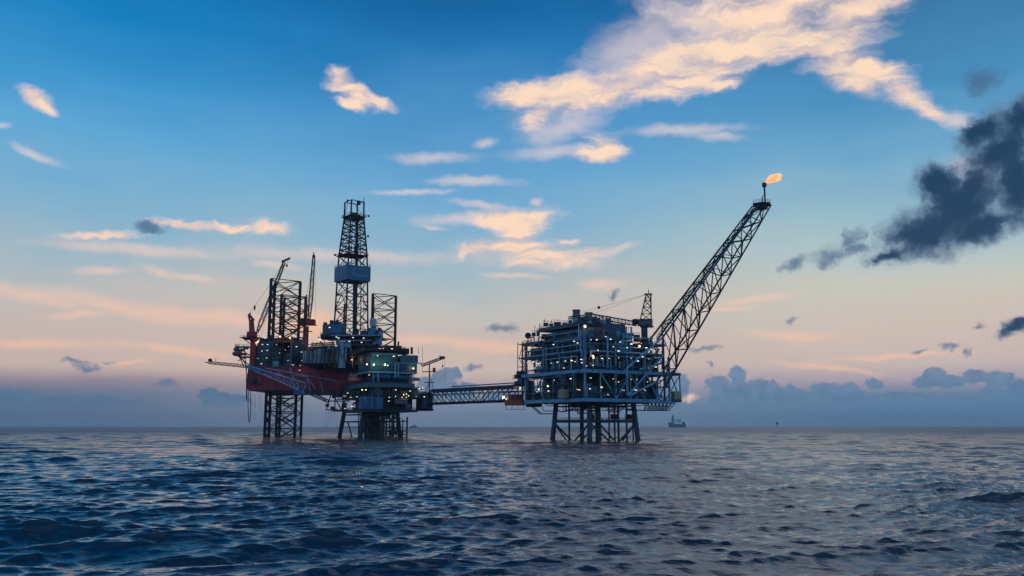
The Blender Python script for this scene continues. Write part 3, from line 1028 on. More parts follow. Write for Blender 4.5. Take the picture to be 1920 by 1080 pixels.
# ------------------------------------------------------------------ flare boom
L0, L1 = W(1243, 632, 420), W(1424, 383, 449)         # front upper chord
Q0, Q1 = W(1246, 728, 424), W(1446, 384, 450)         # front lower chord
vv = Vector((-math.sin(R(CPA)), math.cos(R(CPA)), 0))
ring0 = [L0, L0 + vv * 9, Q0 + vv * 9, Q0]
ring1 = [L1, L1 + vv * 5, Q1 + vv * 5, Q1]
flare = thing('flare_boom', 'long dark lattice flare boom leaning up to the right from the production platform', 'flare boom', tuple(Q0))
for k, nm in enumerate(('chord',) * 4):
    MB().tube(ring0[k], ring1[k], .48, .36, n=8).build('chord', 'dark' if k else 'navy', flare)
NP = 10
for i in range(NP):
    t0, t1 = i / NP, (i + 1) / NP
    r0 = [a.lerp(b, t0) for a, b in zip(ring0, ring1)]
    r1 = [a.lerp(b, t1) for a, b in zip(ring0, ring1)]
    m = MB()
    for k in range(4):
        k2 = (k + 1) % 4
        m.tube(r1[k], r1[k2], .28)
        if k % 2:
            m.tube(r0[k], r1[k2], .28)
            if k == 3:
                m.tube(r0[k2], r1[k], .2)
        else:
            m.tube(r0[k2] if i % 2 else r0[k], r1[k] if i % 2 else r1[k2], .28)
    m.build('lattice_panel', 'dark', flare)
# walkway and gas line up the boom
c0, c1 = ring0[0].lerp(ring0[1], .5), ring1[0].lerp(ring1[1], .5)
MB().tube(c0 + Vector((0, 0, -1.2)), c1 + Vector((0, 0, -1.2)), .42, n=8).build('gas_line', 'navy', flare)
wk = MB()
for o in (-.6, .6):
    wk.tube(c0 + vv * o, c1 + vv * o, .16)
    wk.tube(c0 + vv * o + Vector((0, 0, 1.2)), c1 + vv * o + Vector((0, 0, 1.2)), .08)
for i in range(40):
    c = c0.lerp(c1, i / 39)
    wk.tube(c - vv * .6, c + vv * .6, .1)
wk.build('catwalk', 'dark', flare)
# blue struts that tie it back to the deck
for (a, b, m) in ((W(1175, 691, 407), W(1243, 632, 420), 'blue'), (W(1177, 742, 407), ring0[0].lerp(ring0[3], .35), 'blue'), (W(1180, 742, 408), Q0 + Vector((-4, 0, 3)), 'blue'), (W(1206, 700, 409), W(1235, 655, 420), 'navy'), (W(1175, 691, 407), W(1177, 742, 407), 'blue'),
                  (W(1200, 693, 410), Q0 + Vector((-1, 0, 12)), 'blue'), (L0, Q0, 'navy'), (L0 + vv * 9, Q0 + vv * 9, 'navy'), (Q0, W(1246, 752, 424), 'dark'), (Q0 + vv * 9, Q0 + vv * 9 - Vector((0, 0, 6)), 'dark'), (L0, W(1242, 693, 423), 'navy')):
    MB().tube(a, b, .5, n=8).build('strut', m, flare)
# tip platform, riser and burner
tc_ = (ring1[0] + ring1[1] + ring1[2] + ring1[3]) / 4
tz = tc_.z + .3
tp = MB()
hexp = [(tc_.x + 5.0 * math.cos(R(60 * i + 15)), tc_.y + 5.0 * math.sin(R(60 * i + 15))) for i in range(6)]
tp.prism(hexp, tz, tz + .6)
inner = [(tc_.x + 3.4 * math.cos(R(60 * i + 15)), tc_.y + 3.4 * math.sin(R(60 * i + 15))) for i in range(6)]
tp.prism(inner, tz - 2.2, tz - .003)
tpo = tp.build('tip_platform', 'black', flare)
MB().rail([(x, y, tz + .6) for x, y in hexp], 1.5, 1.6, .09, close=True).build('railing', 'dark', tpo)
bt = W(1433, 346, 449.5)
MB().tube((bt.x, bt.y, tz + .6), (bt.x, bt.y, bt.z - 1), .45, n=10).tube((bt.x - 1.3, bt.y, tz + .6), (bt.x - 1.3, bt.y, tz + 4), .25).tube((bt.x - 1.3, bt.y, tz + 4), (bt.x, bt.y, tz + 5), .15).build('flare_riser', 'dark', flare)
MB().lathe((bt.x, bt.y, bt.z), [(.5, -1.6), (1.1, -1.0), (1.25, .2), (1.0, .9), (.7, .9)], n=14).build('flare_tip', 'brown', flare)


def flame():
    m = MB()
    a, b = W(1434, 343, 449.5), W(1466, 327, 449.5)
    d = (b - a)
    n = 14
    ax = d.normalized()
    up = Vector((-ax.z, 0, ax.x))
    pts = []
    ts = [.5 - .5 * math.cos(math.pi * i / 16) for i in range(17)]
    prof = [max(.12, 2.75 * math.sin(math.pi * t ** 1.25) ** .62) for t in ts]
    for i, r in enumerate(prof):
        t = ts[i]
        c = a.lerp(b, t) + up * (.35 * math.sin(t * 6) * t)
        for k in range(n):
            th = 2 * math.pi * k / n
            rr = r * .85 * (1 + .08 * math.sin(3 * th + 6 * t) + .05 * math.sin(5 * th - 9 * t))
            pts.append(c + up * (rr * math.cos(th)) + Vector((0, 1, 0)) * (rr * .8 * math.sin(th)))
    fc = [tuple(range(n))] + [tuple(range((len(prof) - 1) * n, len(prof) * n))]
    for r_ in range(len(prof) - 1):
        for k in range(n):
            j = (k + 1) % n
            fc.append((r_ * n + k, r_ * n + j, r_ * n + n + j, r_ * n + n + k))
    m._add(pts, fc)
    mt = bpy.data.materials.new('flame')
    mt.use_nodes = True
    t = mt.node_tree
    b_ = t.nodes['Principled BSDF']
    b_.inputs['Base Color'].default_value = (0, 0, 0, 1)
    nz = t.nodes.new('ShaderNodeTexNoise')
    nz.inputs['Scale'].default_value = .55
    nz.inputs['Detail'].default_value = 5
    g = t.nodes.new('ShaderNodeTexCoord')
    t.links.new(g.outputs['Object'], nz.inputs['Vector'])
    cr = t.nodes.new('ShaderNodeValToRGB')
    e = cr.color_ramp.elements
    e[0].position, e[0].color = .35, (1.0, .30, .08, 1)
    e[1].position, e[1].color = .65, (1.0, .56, .30, 1)
    t.links.new(nz.outputs['Fac'], cr.inputs[0])
    t.links.new(cr.outputs[0], b_.inputs['Emission Color'])
    b_.inputs['Emission Strength'].default_value = 1.25
    o = m.build('flame', mt, None, smooth_=True)
    return tag(o, 'orange gas flame blowing to the right from the flare tip', 'flame')


flame()

# ------------------------------------------------------------------ pedestal crane of the production platform
DC = 436
pc = thing('pedestal_crane', 'dark lattice-masted crane at the right end of the production platform roof, boom lying flat', 'crane', tuple(W(1209, 645, DC)))
b0, b1 = W(1209, 655, DC), W(1209, 611, DC)
MB().lathe((b0.x, b0.y, 0), [(2.6, b0.z), (2.4, b0.z + 4), (1.6, b0.z + 6), (1.6, b1.z - 1), (2.2, b1.z - .5), (2.2, b1.z)], n=14).build('pedestal', 'navy', pc)
c = W(1208, 604, DC)
hs = MB().bevbox(c.x - 3.0, c.x + 3.9, c.y - 2, c.y + 2, b1.z + .05, b1.z + 3.4, .4).bevbox(c.x + 1.2, c.x + 4.4, c.y - 1.6, c.y + 1.6, b1.z - .8, b1.z + .02, .2).build('machinery_house', 'grey', pc)
cb_ = W(1191, 604, DC)
MB().bevbox(cb_.x - 1.4, cb_.x + 1.4, cb_.y - 1.4, cb_.y + 1.4, cb_.z - 1.2, cb_.z + 1.5, .3).build('cab', 'dark', pc)
MB().box(cb_.x + 1.2, c.x - 2.8, cb_.y - .6, cb_.y + .6, b1.z - .2, b1.z + .5).build('cab_platform', 'dark', pc)
mt_ = MB()
t_ = W(1216, 551, DC)
Ab = [W(1200, 602, DC - 2), W(1221, 600, DC - 2), W(1221, 600, DC + 2), W(1200, 602, DC + 2)]
At = [t_ + Vector(o) for o in ((-1.1, -.6, 0), (1.1, -.6, 0), (1.1, .6, 0), (-1.1, .6, 0))]
lattice(mt_, Ab, At, 4, .28, .16)
mt_.box(t_.x - 2.0, t_.x + 1.8, t_.y - 1, t_.y + 1, t_.z - .3, t_.z + .1).tube(t_, t_ + Vector((0, 0, 2)), .2)
mt_.build('mast', 'dark', pc)
bm = MB()
h0, h1 = W(1193, 607, DC - 3), W(1066, 596, DC - 12)
md = W(1110, 593, DC - 9)
sec = lambda p_, k: [p_ + Vector(o) * k for o in ((0, -1, -1), (0, 1, -1), (0, 1, 1), (0, -1, 1))]
lattice(bm, sec(h0, 1.0), sec(md, 1.1), 12, .17, .1, x=False)
lattice(bm, sec(md, 1.1), sec(h1, .5), 6, .17, .1, x=False)
bm.build('boom', 'dark', pc)
MB().tube(t_, W(1078, 589, DC - 11), .07, n=4).tube(t_ + Vector((0, .8, .2)), md + Vector((0, 0, 1)), .07, n=4).build('pendant_line', 'dark', pc)
MB().ball(t_.lerp(W(1078, 589, DC - 11), .68), .75).build('overhaul_ball', 'black', pc)
MB().lathe(tuple(W(1209, 640, DC)), [(3.3, 0), (3.3, .3), (1.6, .3)], n=14).rail([W(1209, 640, DC) + Vector((3.2 * math.cos(R(45 * i)), 3.2 * math.sin(R(45 * i)), .3)) for i in range(8)], 1.1, 2.0, close=True).build('access_platform', 'dark', pc)

# ================================================================== wellhead platform (middle)
WPA = 24.0
WN = W(694, 716, 488)
WFR = frame((WN.x, WN.y, 0), WPA)
wl = lambda a, b, z=0: WFR @ Vector((a, b, z))
GR_ = Face((WN.x, WN.y, 0), WPA)
GL_ = Face((WN.x, WN.y, 0), WPA + 90)


def wface(px, py, out=.3):
    return GL_(px, py, out) if px < 694 else GR_(px, py, out)


def wz(py, px=694):
    return wface(px, py, 0).z


wp = thing('wellhead_platform', 'teal and black wellhead platform with lit decks standing under the drilling derrick', 'oil platform', tuple(wl(16, 22, 0)))
rw = random.Random(21)
Z1, Z2, Z3, Z4, Z5 = wz(768), wz(742), wz(718), wz(697), wz(654)
AW, BW = 27.0, 44.0


def wdeck(a0, a1, b0, b1, z, plate, beam, th=.6, edge=1.2, rail=True):
    d = MB(WFR).box(a0 + .3, a1 - .3, b0 + .3, b1 - .3, z - th, z).build('deck', plate, wp)
    e = MB(WFR).box(a0, a1, b0, b0 + .4, z - edge, z + .05).box(a0, a1, b1 - .4, b1, z - edge, z + .05).box(a0, a0 + .4, b0 + .4, b1 - .4, z - edge, z + .05).box(a1 - .4, a1, b0 + .4, b1 - .4, z - edge, z + .05)
    e.build('edge_beam', beam, d)
    if rail:
        MB().rail([wl(a0 + .2, b0 + .2, z), wl(a1 - .2, b0 + .2, z), wl(a1 - .2, b1 - .2, z), wl(a0 + .2, b1 - .2, z)], close=True, r=.08).build('railing', 'navy', d)


wdeck(-3, 27, -2, 50, Z1, 'black', 'dark')
wdeck(-1, 30.5, -1, 50, Z2, 'black', 'dark')
wdeck(-2, AW - 2, -2, BW, Z3, 'dark', 'teal', edge=2.2)
wdeck(-2, AW - 1, -1, BW, Z4, 'dark', 'pale', edge=.6)
wdeck(-4, 20, -2, 36, Z5, 'black', 'black', edge=1.0)
# walls of the upper modules
for (a0, a1, b0, b1, z0, z1, m, b_) in ((1, 16.5, 3, 30, Z4 + .06, Z5 - 1.1, 'teal', .3), (17.5, 27, .5, 22, Z4 - .6, wz(664), 'teal', .3), (3, 24, 6, 40, Z3 + .06, Z4 - 1, 'navy', .3), (4, 29, 5, 40, Z2 + .06, Z3 - 2.3, 'black', .3), (2, 26, 5, 40, Z1 + .06, Z2 - 1.3, 'black', .3)):
    MB(WFR).bevbox(a0, a1, b0, b1, z0, z1, b_).build('module_wall', m, wp)
cab = MB(WFR).bevbox(18, 27.2, -.2, .45, wz(678), wz(663.5), .1).build('cabin_front', 'bright', wp)
for a in (19.0, 21.9, 24.7):
    MB(WFR).box(a, a + 1.9, -.28, -.203, wz(674), wz(667)).build('window', 'glass', cab)
# pipework and tanks on the mid deck
for (px, py, r, ln, m) in ((716, 706, 1.6, 9, 'bright'), (752, 707, 1.6, 9, 'bright'), (776, 711, 1.0, 6, 'pale'), (750, 690, 1.3, 9, 'bright')):
    c = GR_(px, py, -1.5)
    d = GR_.d * ln / 2
    MB().vessel(c - d, c + d, r, 12).build('pressure_vessel', m, wp)
for (x0, x1, y, r, m) in ((690, 745, 697, .3, 'pale'), (708, 746, 699, .35, 'pale'), (672, 694, 700, .3, 'grey'), (700, 742, 664, .3, 'pale'), (696, 760, 686, .25, 'navy'), (745, 790, 681, .3, 'blue'), (694, 790, 727, .3, 'dark'), (700, 800, 735, .3, 'navy')):
    MB().path([wface(x0, y + 6, .6), wface(x0, y, .6), wface(x1, y, .6), wface(x1, y + 5, .6)], r).build('pipe', m, wp)
for (x, y0, y1, r, m) in ((741, 680, 708, .4, 'pale'), (747, 680, 706, .35, 'pale'), (709, 698, 716, .3, 'pale'), (700, 700, 716, .3, 'blue'), (735, 680, 697, .3, 'navy'), (762, 690, 712, .3, 'navy'), (776, 697, 712, .25, 'pale'), (681, 655, 697, .3, 'teal'), (687, 655, 697, .3, 'dark'), (673, 664, 697, .35, 'teal'), (757, 652, 660, .4, 'dark')):
    MB().path([wface(x, y1, .7), wface(x, y0, .7), wface(x, y0, -1)], r).build('pipe', m, wp)
for (px, y0, y1, r) in ((747, 640, 655, .5), (772, 651, 664, .7), (792, 650, 700, .1), (785, 650, 664, .1), (765, 652, 664, .2)):
    MB().tube(wface(px, y1, -3), wface(px, y0, -3), r, n=8).build('vent_pipe', 'dark', wp)
MB(WFR).bevbox(9, 18, 1, 6, Z5 + .06, Z5 + 2.4, .2).build('equipment_module', 'black', wp)
MB(WFR).bevbox(17, 23, 3, 9, wz(661), wz(650), .2).build('equipment_module', 'black', wp)
# blue skid and dark clutter of the cellar deck
c0 = GR_(677, 752, .8)
MB(WFR).bevbox(-5.5, 7.0, -2.6, 2.5, Z1 + .06, wz(745), .4).build('equipment_module', 'bright', wp)
for k in range(6):
    MB().tube(wface(679 + 6 * k, 763, 3.2), wface(679 + 6 * k, 742, 3.2), .25).build('pipe', 'blue' if k % 2 else 'navy', wp)
for k in range(44):
    a, b = (rw.uniform(-2, 26), rw.uniform(-1.5, 3)) if k % 2 else (rw.uniform(-2.5, 2), rw.uniform(2, 50))
    z = rw.choice([Z1, Z1, Z2, Z2])
    w, d, h = rw.uniform(1, 4), rw.uniform(1, 4), rw.uniform(1.2, 5)
    if rw.random() < .5:
        MB(WFR).bevbox(a, a + w, b, b + d, z + .06, z + h, .2).build('equipment_module', rw.choice(['black', 'dark', 'navy', 'grey']), wp)
    else:
        MB().path([wl(a, b, z), wl(a, b, z + h), wl(a + w, b, z + h), wl(a + w, b, z + h * .3)], rw.uniform(.15, .35)).build('pipe', rw.choice(['dark', 'grey', 'navy', 'black']), wp)
MB(WFR).bevbox(14, 21, -2.4, 2, wz(758), wz(747), .3).build('equipment_module', 'grey', wp)
# left overhang towards the drilling rig
MB(WFR).box(-6, 4, 50.3, 66, Z1 - .2, Z1 + .4).box(-4, 4, 50.3, 62, Z2 - .6, Z2).rail([(-6, 50.3, Z1 + .4), (-6, 66, Z1 + .4), (4, 66, Z1 + .4)]).build('walkway', 'dark', wp)
ov = MB()
for (x0, y0, x1, y1) in ((612, 768, 622, 735), (622, 735, 640, 768), (640, 768, 655, 730), (618, 752, 655, 752), (628, 768, 628, 725), (645, 766, 640, 722), (612, 768, 660, 770), (636, 740, 660, 722)):
    ov.tube(GL_(x0, y0), GL_(x1, y1), .35)
ov.build('overhang_truss', 'navy', wp)
for k in range(14):
    px, py = rw.uniform(612, 668), rw.uniform(728, 766)
    p = GL_(px, py, .2)
    MB().bevbox(p.x - 1.2, p.x + rw.uniform(.5, 2), p.y - 1, p.y + 1, p.z - .8, p.z + rw.uniform(.4, 1.5), .2).build('equipment_module', rw.choice(['black', 'dark', 'navy', 'grey']), wp)
# hanging lines under the left overhang
for px in (612, 616, 621, 627, 633):
    p = GL_(px, 768)
    MB().tube(p, p - Vector((0, 0, rw.uniform(6, 13))), .09, n=4).build('hanging_line', 'grey', wp)
# block at the bridge landing
MB(WFR).bevbox(30.2, 37.0, 1.5, 12, wz(766, 795), wz(736, 795), .3).build('landing_block', 'navy', wp)
MB(WFR).bevbox(30.6, 37.8, 2.5, 14, wz(770, 795), wz(766, 795) - .01, .3).build('landing_base', 'dark', wp)
MB(WFR).box(27.1, 30.1, 2, 10, Z1 - .5, Z1).rail([(27.1, 2, Z1), (30.1, 2, Z1)]).build('walkway', 'dark', wp)
# jacket legs, conductors, boat landing
for (a, b) in ((-2, 5), (17, 5), (-3, 45), (17, 45)):
    oa, ob = (-2.6 if a < 10 else 2.2), (-2 if b < 10 else 3)
    MB().tube(wl(a + oa, b + ob, -4), wl(a, b, Z1), 1.25, n=12).build('jacket_leg', 'dark', wp)
MB().lathe(tuple(wl(4, 11, -3)), [(3.6, 0), (2.6, 8), (2.2, 16), (2.2, 24)], n=12).build('caisson', 'black', wp)
for k in range(26):
    a, b = 1.5 + (k % 7) * 2.2 + rw.uniform(-.3, .3), 10 + (k // 7) * 6 + rw.uniform(-.6, .6)
    MB(WFR).tube((a, b, -4), (a, b, Z1), rw.uniform(.3, .45), n=8).build('conductor', rw.choice(['weed', 'dark', 'grey']), wp)
for (z, r) in ((9.5, .4), (6.5, .22), (13.5, .3)):
    MB(WFR).tube((-1, 2, z), (18, 2, z), r).tube((18, 2, z), (18, 46, z), r).tube((18, 46, z), (-3, 46, z), r).tube((-3, 46, z), (-1, 2, z), r).build('jacket_brace', 'dark', wp)
for (p, q) in (((-1, 2, 9.5), (12, 2, -4)), ((18, 2, 9.5), (9, 2, -4)), ((-1, 44, 9.5), (-1, 28, -4)), ((-1, 2, 9.5), (-1, 18, -4))):
    MB(WFR).tube(p, q, .4).build('jacket_brace', 'dark', wp)
bl = MB(WFR)
for a in (6, 9, 12, 15, 18.5):
    bl.tube((a, -1.5, -2), (a, -1.5, 10.5), .3)
for z in (1.0, 2.6, 4.4, 9.6):
    bl.tube((5, -1.5, z), (21, -1.5, z), .22)
bl.box(12, 19, -1.4, 3, 2.6, 4.2)
bl.build('boat_landing', 'weed', wp)
MB(WFR).tube((21.5, 0, -3), (21.5, 0, 12), .45, n=8).tube((17, 0, 9.6), (21.5, 0, 9.6), .25).build('mooring_pile', 'weed', wp)
wt = MB()
for k in range(60):
    p = wl(rw.uniform(-2, 19), rw.uniform(1, 10), rw.uniform(11, Z1 - 1.5))
    q = p + Vector((rw.uniform(-5, 5), rw.uniform(-1, 1), rw.choice([0, 0, rw.uniform(-3, 3)])))
    wt.tube(p, q, rw.uniform(.12, .28), n=5)
wt.build('under_deck_piping', 'dark', wp)
# lights
for (px, py) in ((682, 654), (705, 655), (712, 654), (735, 654), (708, 667), (738, 668), (787, 728), (792, 727), (729, 745), (741, 743), (729, 752), (658, 745), (669, 744), (707, 731), (742, 731), (795, 744), (777, 739), (780, 743), (783, 738), (660, 762), (668, 727), (640, 748), (652, 737), (647, 766), (772, 771), (769, 733)):
    lamp(wface(px, py, .8), wp, 'lw', rw.uniform(.6, 1.0))
for (px, py, k, s) in ((688, 683, 'lw', 1.1), (701, 684, 'lg', 1.2), (722, 684, 'lg', 1.3), (727, 685, 'lw', .8), (775, 691, 'lo', 1.1), (660, 675, 'lo', 1.1), (679, 731, 'ly', .8), (686, 731, 'ly', .7), (757, 740, 'lo', .7), (762, 739, 'ly', .6), (754, 745, 'lw', .5), (762, 745, 'lw', .5), (766, 742, 'ly', .5), (692, 703, 'lo', .5)):
    glow_lamp(wface(px, py, 1.4), wp, k, s * .7)

# lifeboat hung at the left face
c = GL_(666, 711, 2.2)
lb = thing('lifeboat', 'bright pink-red enclosed lifeboat hung on the left side of the wellhead platform', 'lifeboat', tuple(c))
m = MB()
m.lathe((c.x, c.y, c.z - .3), [(.3, -4.2), (1.1, -3.7), (1.6, -2.4), (1.7, 0), (1.6, 2.4), (1.1, 3.7), (.3, 4.2)], axis='x', n=14)
m.build('hull', 'orange', lb, smooth_=True)
MB().bevbox(c.x - 1.6, c.x + 1.5, c.y - .9, c.y + .9, c.z + 1.1, c.z + 2.2, .3).build('canopy', 'orange', lb)
MB().box(c.x - 3.9, c.x + 3.9, c.y - 1.75, c.y + 1.75, c.z - .55, c.z - .35).build('fender', 'white', lb)
dv = MB()
for s in (-2.8, 2.8):
    dv.path([(c.x + s, c.y, c.z + 1.2), (c.x + s, c.y, c.z + 3.4), (c.x + s, c.y + 2.6, c.z + 3.6), (c.x + s, c.y + 3.0, c.z - 2)], .22)
dv.build('davit', 'white', lb)

# small crane at the right of the wellhead platform
DK = 505
kc = thing('deck_crane', 'small thin crane beside the teal cabin of the wellhead platform, boom pointing right', 'crane', tuple(W(805, 735, DK)))
MB().tube(W(805, 738, DK), W(805, 682, DK), .35, n=8).tube(W(797, 738, DK), W(805, 715, DK), .18).tube(W(814, 738, DK), W(806, 700, DK), .12).build('pedestal', 'dark', kc)
p = W(806, 697, DK)
MB().box(p.x - 4, p.x + 3.5, p.y - 1, p.y + 1, p.z - .2, p.z + .2).box(p.x - 3, p.x + 2.5, p.y - 1, p.y + 1, W(0, 717, DK).z - .2, W(0, 717, DK).z + .2).build('access_platform', 'dark', kc)
p = W(814, 693, DK)
MB().bevbox(p.x - .8, p.x + .8, p.y - .8, p.y + .8, p.z - 1.2, p.z + 1.0, .2).build('cab', 'redd', kc)
m = MB()
b0, b1 = W(792, 685, DK), W(830, 671, DK)
lattice(m, [b0 + Vector(o) for o in ((0, -.6, -.7), (0, .6, -.7), (0, .6, .7), (0, -.6, .7))], [b1 + Vector(o) for o in ((0, -.6, -.6), (0, .6, -.6), (0, .6, .6), (0, -.6, .6))], 8, .2, .12, x=False)
m.bevbox(b1.x - 1.5, b1.x + 1.3, b1.y - .7, b1.y + .7, b1.z - .7, b1.z + .9, .2)
m.tube(W(824, 667, DK), W(826, 671, DK), .3)
m.build('boom', 'dark', kc)
MB().tube(W(830, 671, DK), W(830, 685, DK), .07, n=4).tube(W(834, 674, DK), W(834, 716, DK), .06, n=4).build('hoist_line', 'dark', kc)
MB().bevbox(*(lambda q: (q.x - .4, q.x + .4, q.y - .3, q.y + .3, q.z - .6, q.z + .5))(W(830, 686, DK))).build('hook_block', 'dark', kc)

# ------------------------------------------------------------------ bridge between the two platforms
ba, bb = W(803, 757, 503), W(963, 751, 455)
ta, tb_ = W(803, 735, 503), W(963, 727, 455)
br = thing('connecting_bridge', 'dark covered truss footbridge linking the wellhead platform to the blue production platform', 'bridge', tuple(ba))
px_ = (bb - ba); px_.z = 0
sd_ = Vector((-px_.y, px_.x, 0)).normalized() * 4.0
for o, nm in ((0, 'front'), (1, 'rear')):
    MB().tube(ba + sd_ * o, bb + sd_ * o, .45, n=6).build('bottom_chord', 'black', br)
    MB().tube(ta + sd_ * o, tb_ + sd_ * o, .4, n=6).build('top_chord', 'navy', br)
NB = 9
for o in (0, 1):
    for i in range(NB):
        p0, p1 = ba.lerp(bb, i / NB) + sd_ * o, ba.lerp(bb, (i + 1) / NB) + sd_ * o
        q0, q1 = ta.lerp(tb_, i / NB) + sd_ * o, ta.lerp(tb_, (i + 1) / NB) + sd_ * o
        m = MB().tube(p0, q0, .2)
        m.tube(q0, p1, .28) if i < NB / 2 else m.tube(p0, q1, .28)
        m.build('truss_panel', 'black', br)
m = MB()
n0, n1 = Vector((0, 0, .5)), Vector((0, 0, .9))
for i in range(NB * 2):
    t = i / (NB * 2)
    m.tube(ba.lerp(bb, t), ba.lerp(bb, t) + sd_, .16)
    m.tube(ta.lerp(tb_, t), ta.lerp(tb_, t) + sd_, .16)
m.tube(ba + sd_ * .5, bb + sd_ * .5, 1.0, n=4)
m.build('walkway', 'dark', br)
# pipes and cable trays over the top chord
for (o, z, r) in ((.15, .9, .32), (.4, 1.1, .4), (.65, .9, .35), (.85, 1.5, .25), (.1, -1.6, .18), (.1, -2.2, .18)):
    MB().tube(ta + sd_ * o + Vector((0, 0, z)), tb_ + sd_ * o + Vector((0, 0, z)), r, n=6).build('pipe', 'navy' if z > 0 else 'dark', br)
h0 = ta.lerp(tb_, .3)
MB().tube(h0 + Vector((0, 0, 2.3)), tb_ + Vector((3, 0, 2.6)), .28).rail([h0 + Vector((0, 0, .8)), tb_ + Vector((0, 0, .8))], 1.4, 3.5, .08).build('pipe_rack', 'dark', br)

# rust-red landing frame hung on the production platform's left end
rl_ = thing('bridge_landing', 'rust red landing frame at the left end of the production platform with a yellow lamp', 'landing frame', tuple(W(972, 760, 452)))
p, q = W(946, 757, 452), W(1004, 760, 452)
zt, zb = W(970, 735, 452).z, W(970, 760, 452).z
mm = MB().bevbox(p.x, q.x - 5, 450.5, 456, zb, zb + 2.6, .2)
mm.build('base_frame', 'rustred', rl_)
for k in range(5):
    x = p.x + .5 + k * 2.2
    MB().box(x, x + .4, 450.6, 451.0, zb + 2.6, zt).build('post', 'rustred', rl_)
MB().bevbox(p.x + 2, p.x + 9, 452, 456, zb + 2.62, zt - 1.2, .2).build('equipment_module', 'brown', rl_)
MB().bevbox(q.x - 4.8, q.x + 3, 450, 457, zb - .8, zt, .3).build('support_block', 'black', rl_)
MB().box(p.x, q.x, 450.3, 456.2, zt, zt + .5).rail([(p.x, 450.4, zt + .5), (q.x, 450.4, zt + .5)]).build('roof_walkway', 'navy', rl_)
hf = MB()
for k in range(4):
    x = p.x + .8 + k * 3
    hf.tube((x, 451, zb), (x, 451, zb - 2.2), .12)
hf.tube((p.x + .5, 451, zb - 2), (p.x + 10.5, 451, zb - 2), .1).build('hanging_frame', 'dark', rl_)
glow_lamp(W(944, 745, 449), rl_, 'ly', 1.1)
glow_lamp(W(949, 748, 449), rl_, 'ly', .4)

# ================================================================== jack-up drilling rig (left)
jk = thing('jackup_rig', 'jack-up drilling rig with a dark red hull standing on three open lattice legs', 'drilling rig', (-146, 570, 0))
HX0, HX1, HY0, HY1 = W(463, 731, 550).x, -70.0, 550.0, 652.0
HZ0, HZ1 = W(463, 731, 550).z, W(463, 688, 550).z
ch = 7.0
hull = MB().prism([(HX0, HY0), (HX1, HY0), (HX1, HY1 - 25), (HX1 - 20, HY1), (HX0 + 22, HY1), (HX0, HY1 - 25)], HZ0, HZ1)
hull = hull.build('hull', 'red', jk)
hf = MB()
for k in range(12):                                  # welded stiffeners and rubbing strips on the front plating
    x = HX0 + 2 + k * 7.4
    hf.box(x, x + .35, HY0 - .35, HY0 - .003, HZ0 + .4, HZ1 - .5)
hf.box(HX0, HX1, HY0 - .3, HY0 - .002, HZ0, HZ0 + .35)
hf.box(HX0, HX1, HY0 - .5, HY0 - .002, HZ1 - .35, HZ1 + .05)
hf.build('hull_stiffener', 'red', hull)
MB().box(HX0 + 1, HX1 - 1, HY0 + 1, HY1 - 26, HZ0 - .5, HZ0 - .003).build('hull_bottom', 'grey', hull)
MB().rail([(HX0, HY1 - 30, HZ1), (HX0, HY0, HZ1), (HX1, HY0, HZ1)], 1.2, 2.5, .08).build('railing', 'grey', hull)
MB().bevbox(HX0 + 3, HX0 + 6, HY0 - 1.0, HY0 - .36, HZ0 + 3.5, HZ0 + 7, .2).build('anchor_rack', 'dark', hull)
MB().box(HX0 + 1.5, HX0 + 9, HY0 - 1.6, HY0 - .36, HZ0 + 3.6, HZ0 + 4.2).build('ledge', 'dark', hull)

rj = random.Random(3)


def jleg(cx, cy, s, ztop, rot=8):
    lg = MB()
    r = s / math.sqrt(3)
    ring = lambda z: [Vector((cx + r * math.cos(R(rot + 120 * k)), cy + r * math.sin(R(rot + 120 * k)), z)) for k in range(3)]
    nb = int(round((ztop + 5) / 10.4))
    lattice(lg, ring(-5), ring(ztop), nb, .58, .28)
    for z in np.linspace(-5, ztop, nb + 1)[:-1]:
        a = ring(z + 5.2)
        for k in range(3):
            lg.tube(a[k], a[(k + 1) % 3], .14)
    lo = lg.build('leg', 'dark', jk)
    # racks: slim plates welded down both sides of every chord
    rk = MB()
    for k, p in enumerate(ring(0)):
        rk.box(p.x - .95, p.x + .95, p.y - .12, p.y + .12, -5, ztop - .2)
    rk.build('leg_rack', 'black', lo)
    # jacking tower round the leg on the deck
    jt = MB()
    for k, p in enumerate(ring(0)):
        jt.bevbox(p.x - 1.9, p.x + 1.9, p.y - 1.9, p.y + 1.9, HZ1 + .02, HZ1 + 10, .3)
    jt.build('jacking_tower', 'navy', jk)


jleg(W(535, 600, 572).x - 3.0, 572, 20, W(508, 526, 570).z)
jleg(W(551, 600, 637).x - 3.0, 637, 18.5, W(530, 556, 637).z)
jleg(W(719, 600, 637).x - 2.4, 637, 19, W(700, 554, 637).z)

# accommodation, stores and gear on the deck
for (x0, x1, y0, y1, D, m) in ((480, 512, 640, 688, 553, 'navy'), (506, 528, 652, 688, 552, 'dark'), (528, 556, 662, 688, 556, 'navy'), (486, 560, 634, 650, 575, 'dark'), (548, 566, 640, 688, 560, 'navy'), (566, 590, 668, 688, 556, 'black'), (470, 482, 648, 688, 553, 'dark')):
    a, b = W(x0, y1, D), W(x1, y0, D)
    o = MB().bevbox(a.x, b.x, D, D + 14, HZ1 + .04, b.z, .3).build('deckhouse', m, jk)
    win = MB()
    n = int((b.x - a.x) / 2.6)
    for r_ in range(int((b.z - HZ1) / 3.6)):
        for k in range(n):
            x = a.x + .9 + k * 2.6
            if x + 1.2 < b.x - .4:
                win.box(x, x + 1.2, D - .06, D - .002, HZ1 + 1.3 + r_ * 3.6, HZ1 + 2.5 + r_ * 3.6)
    if win.v:
        win.build('window', 'glass', o)
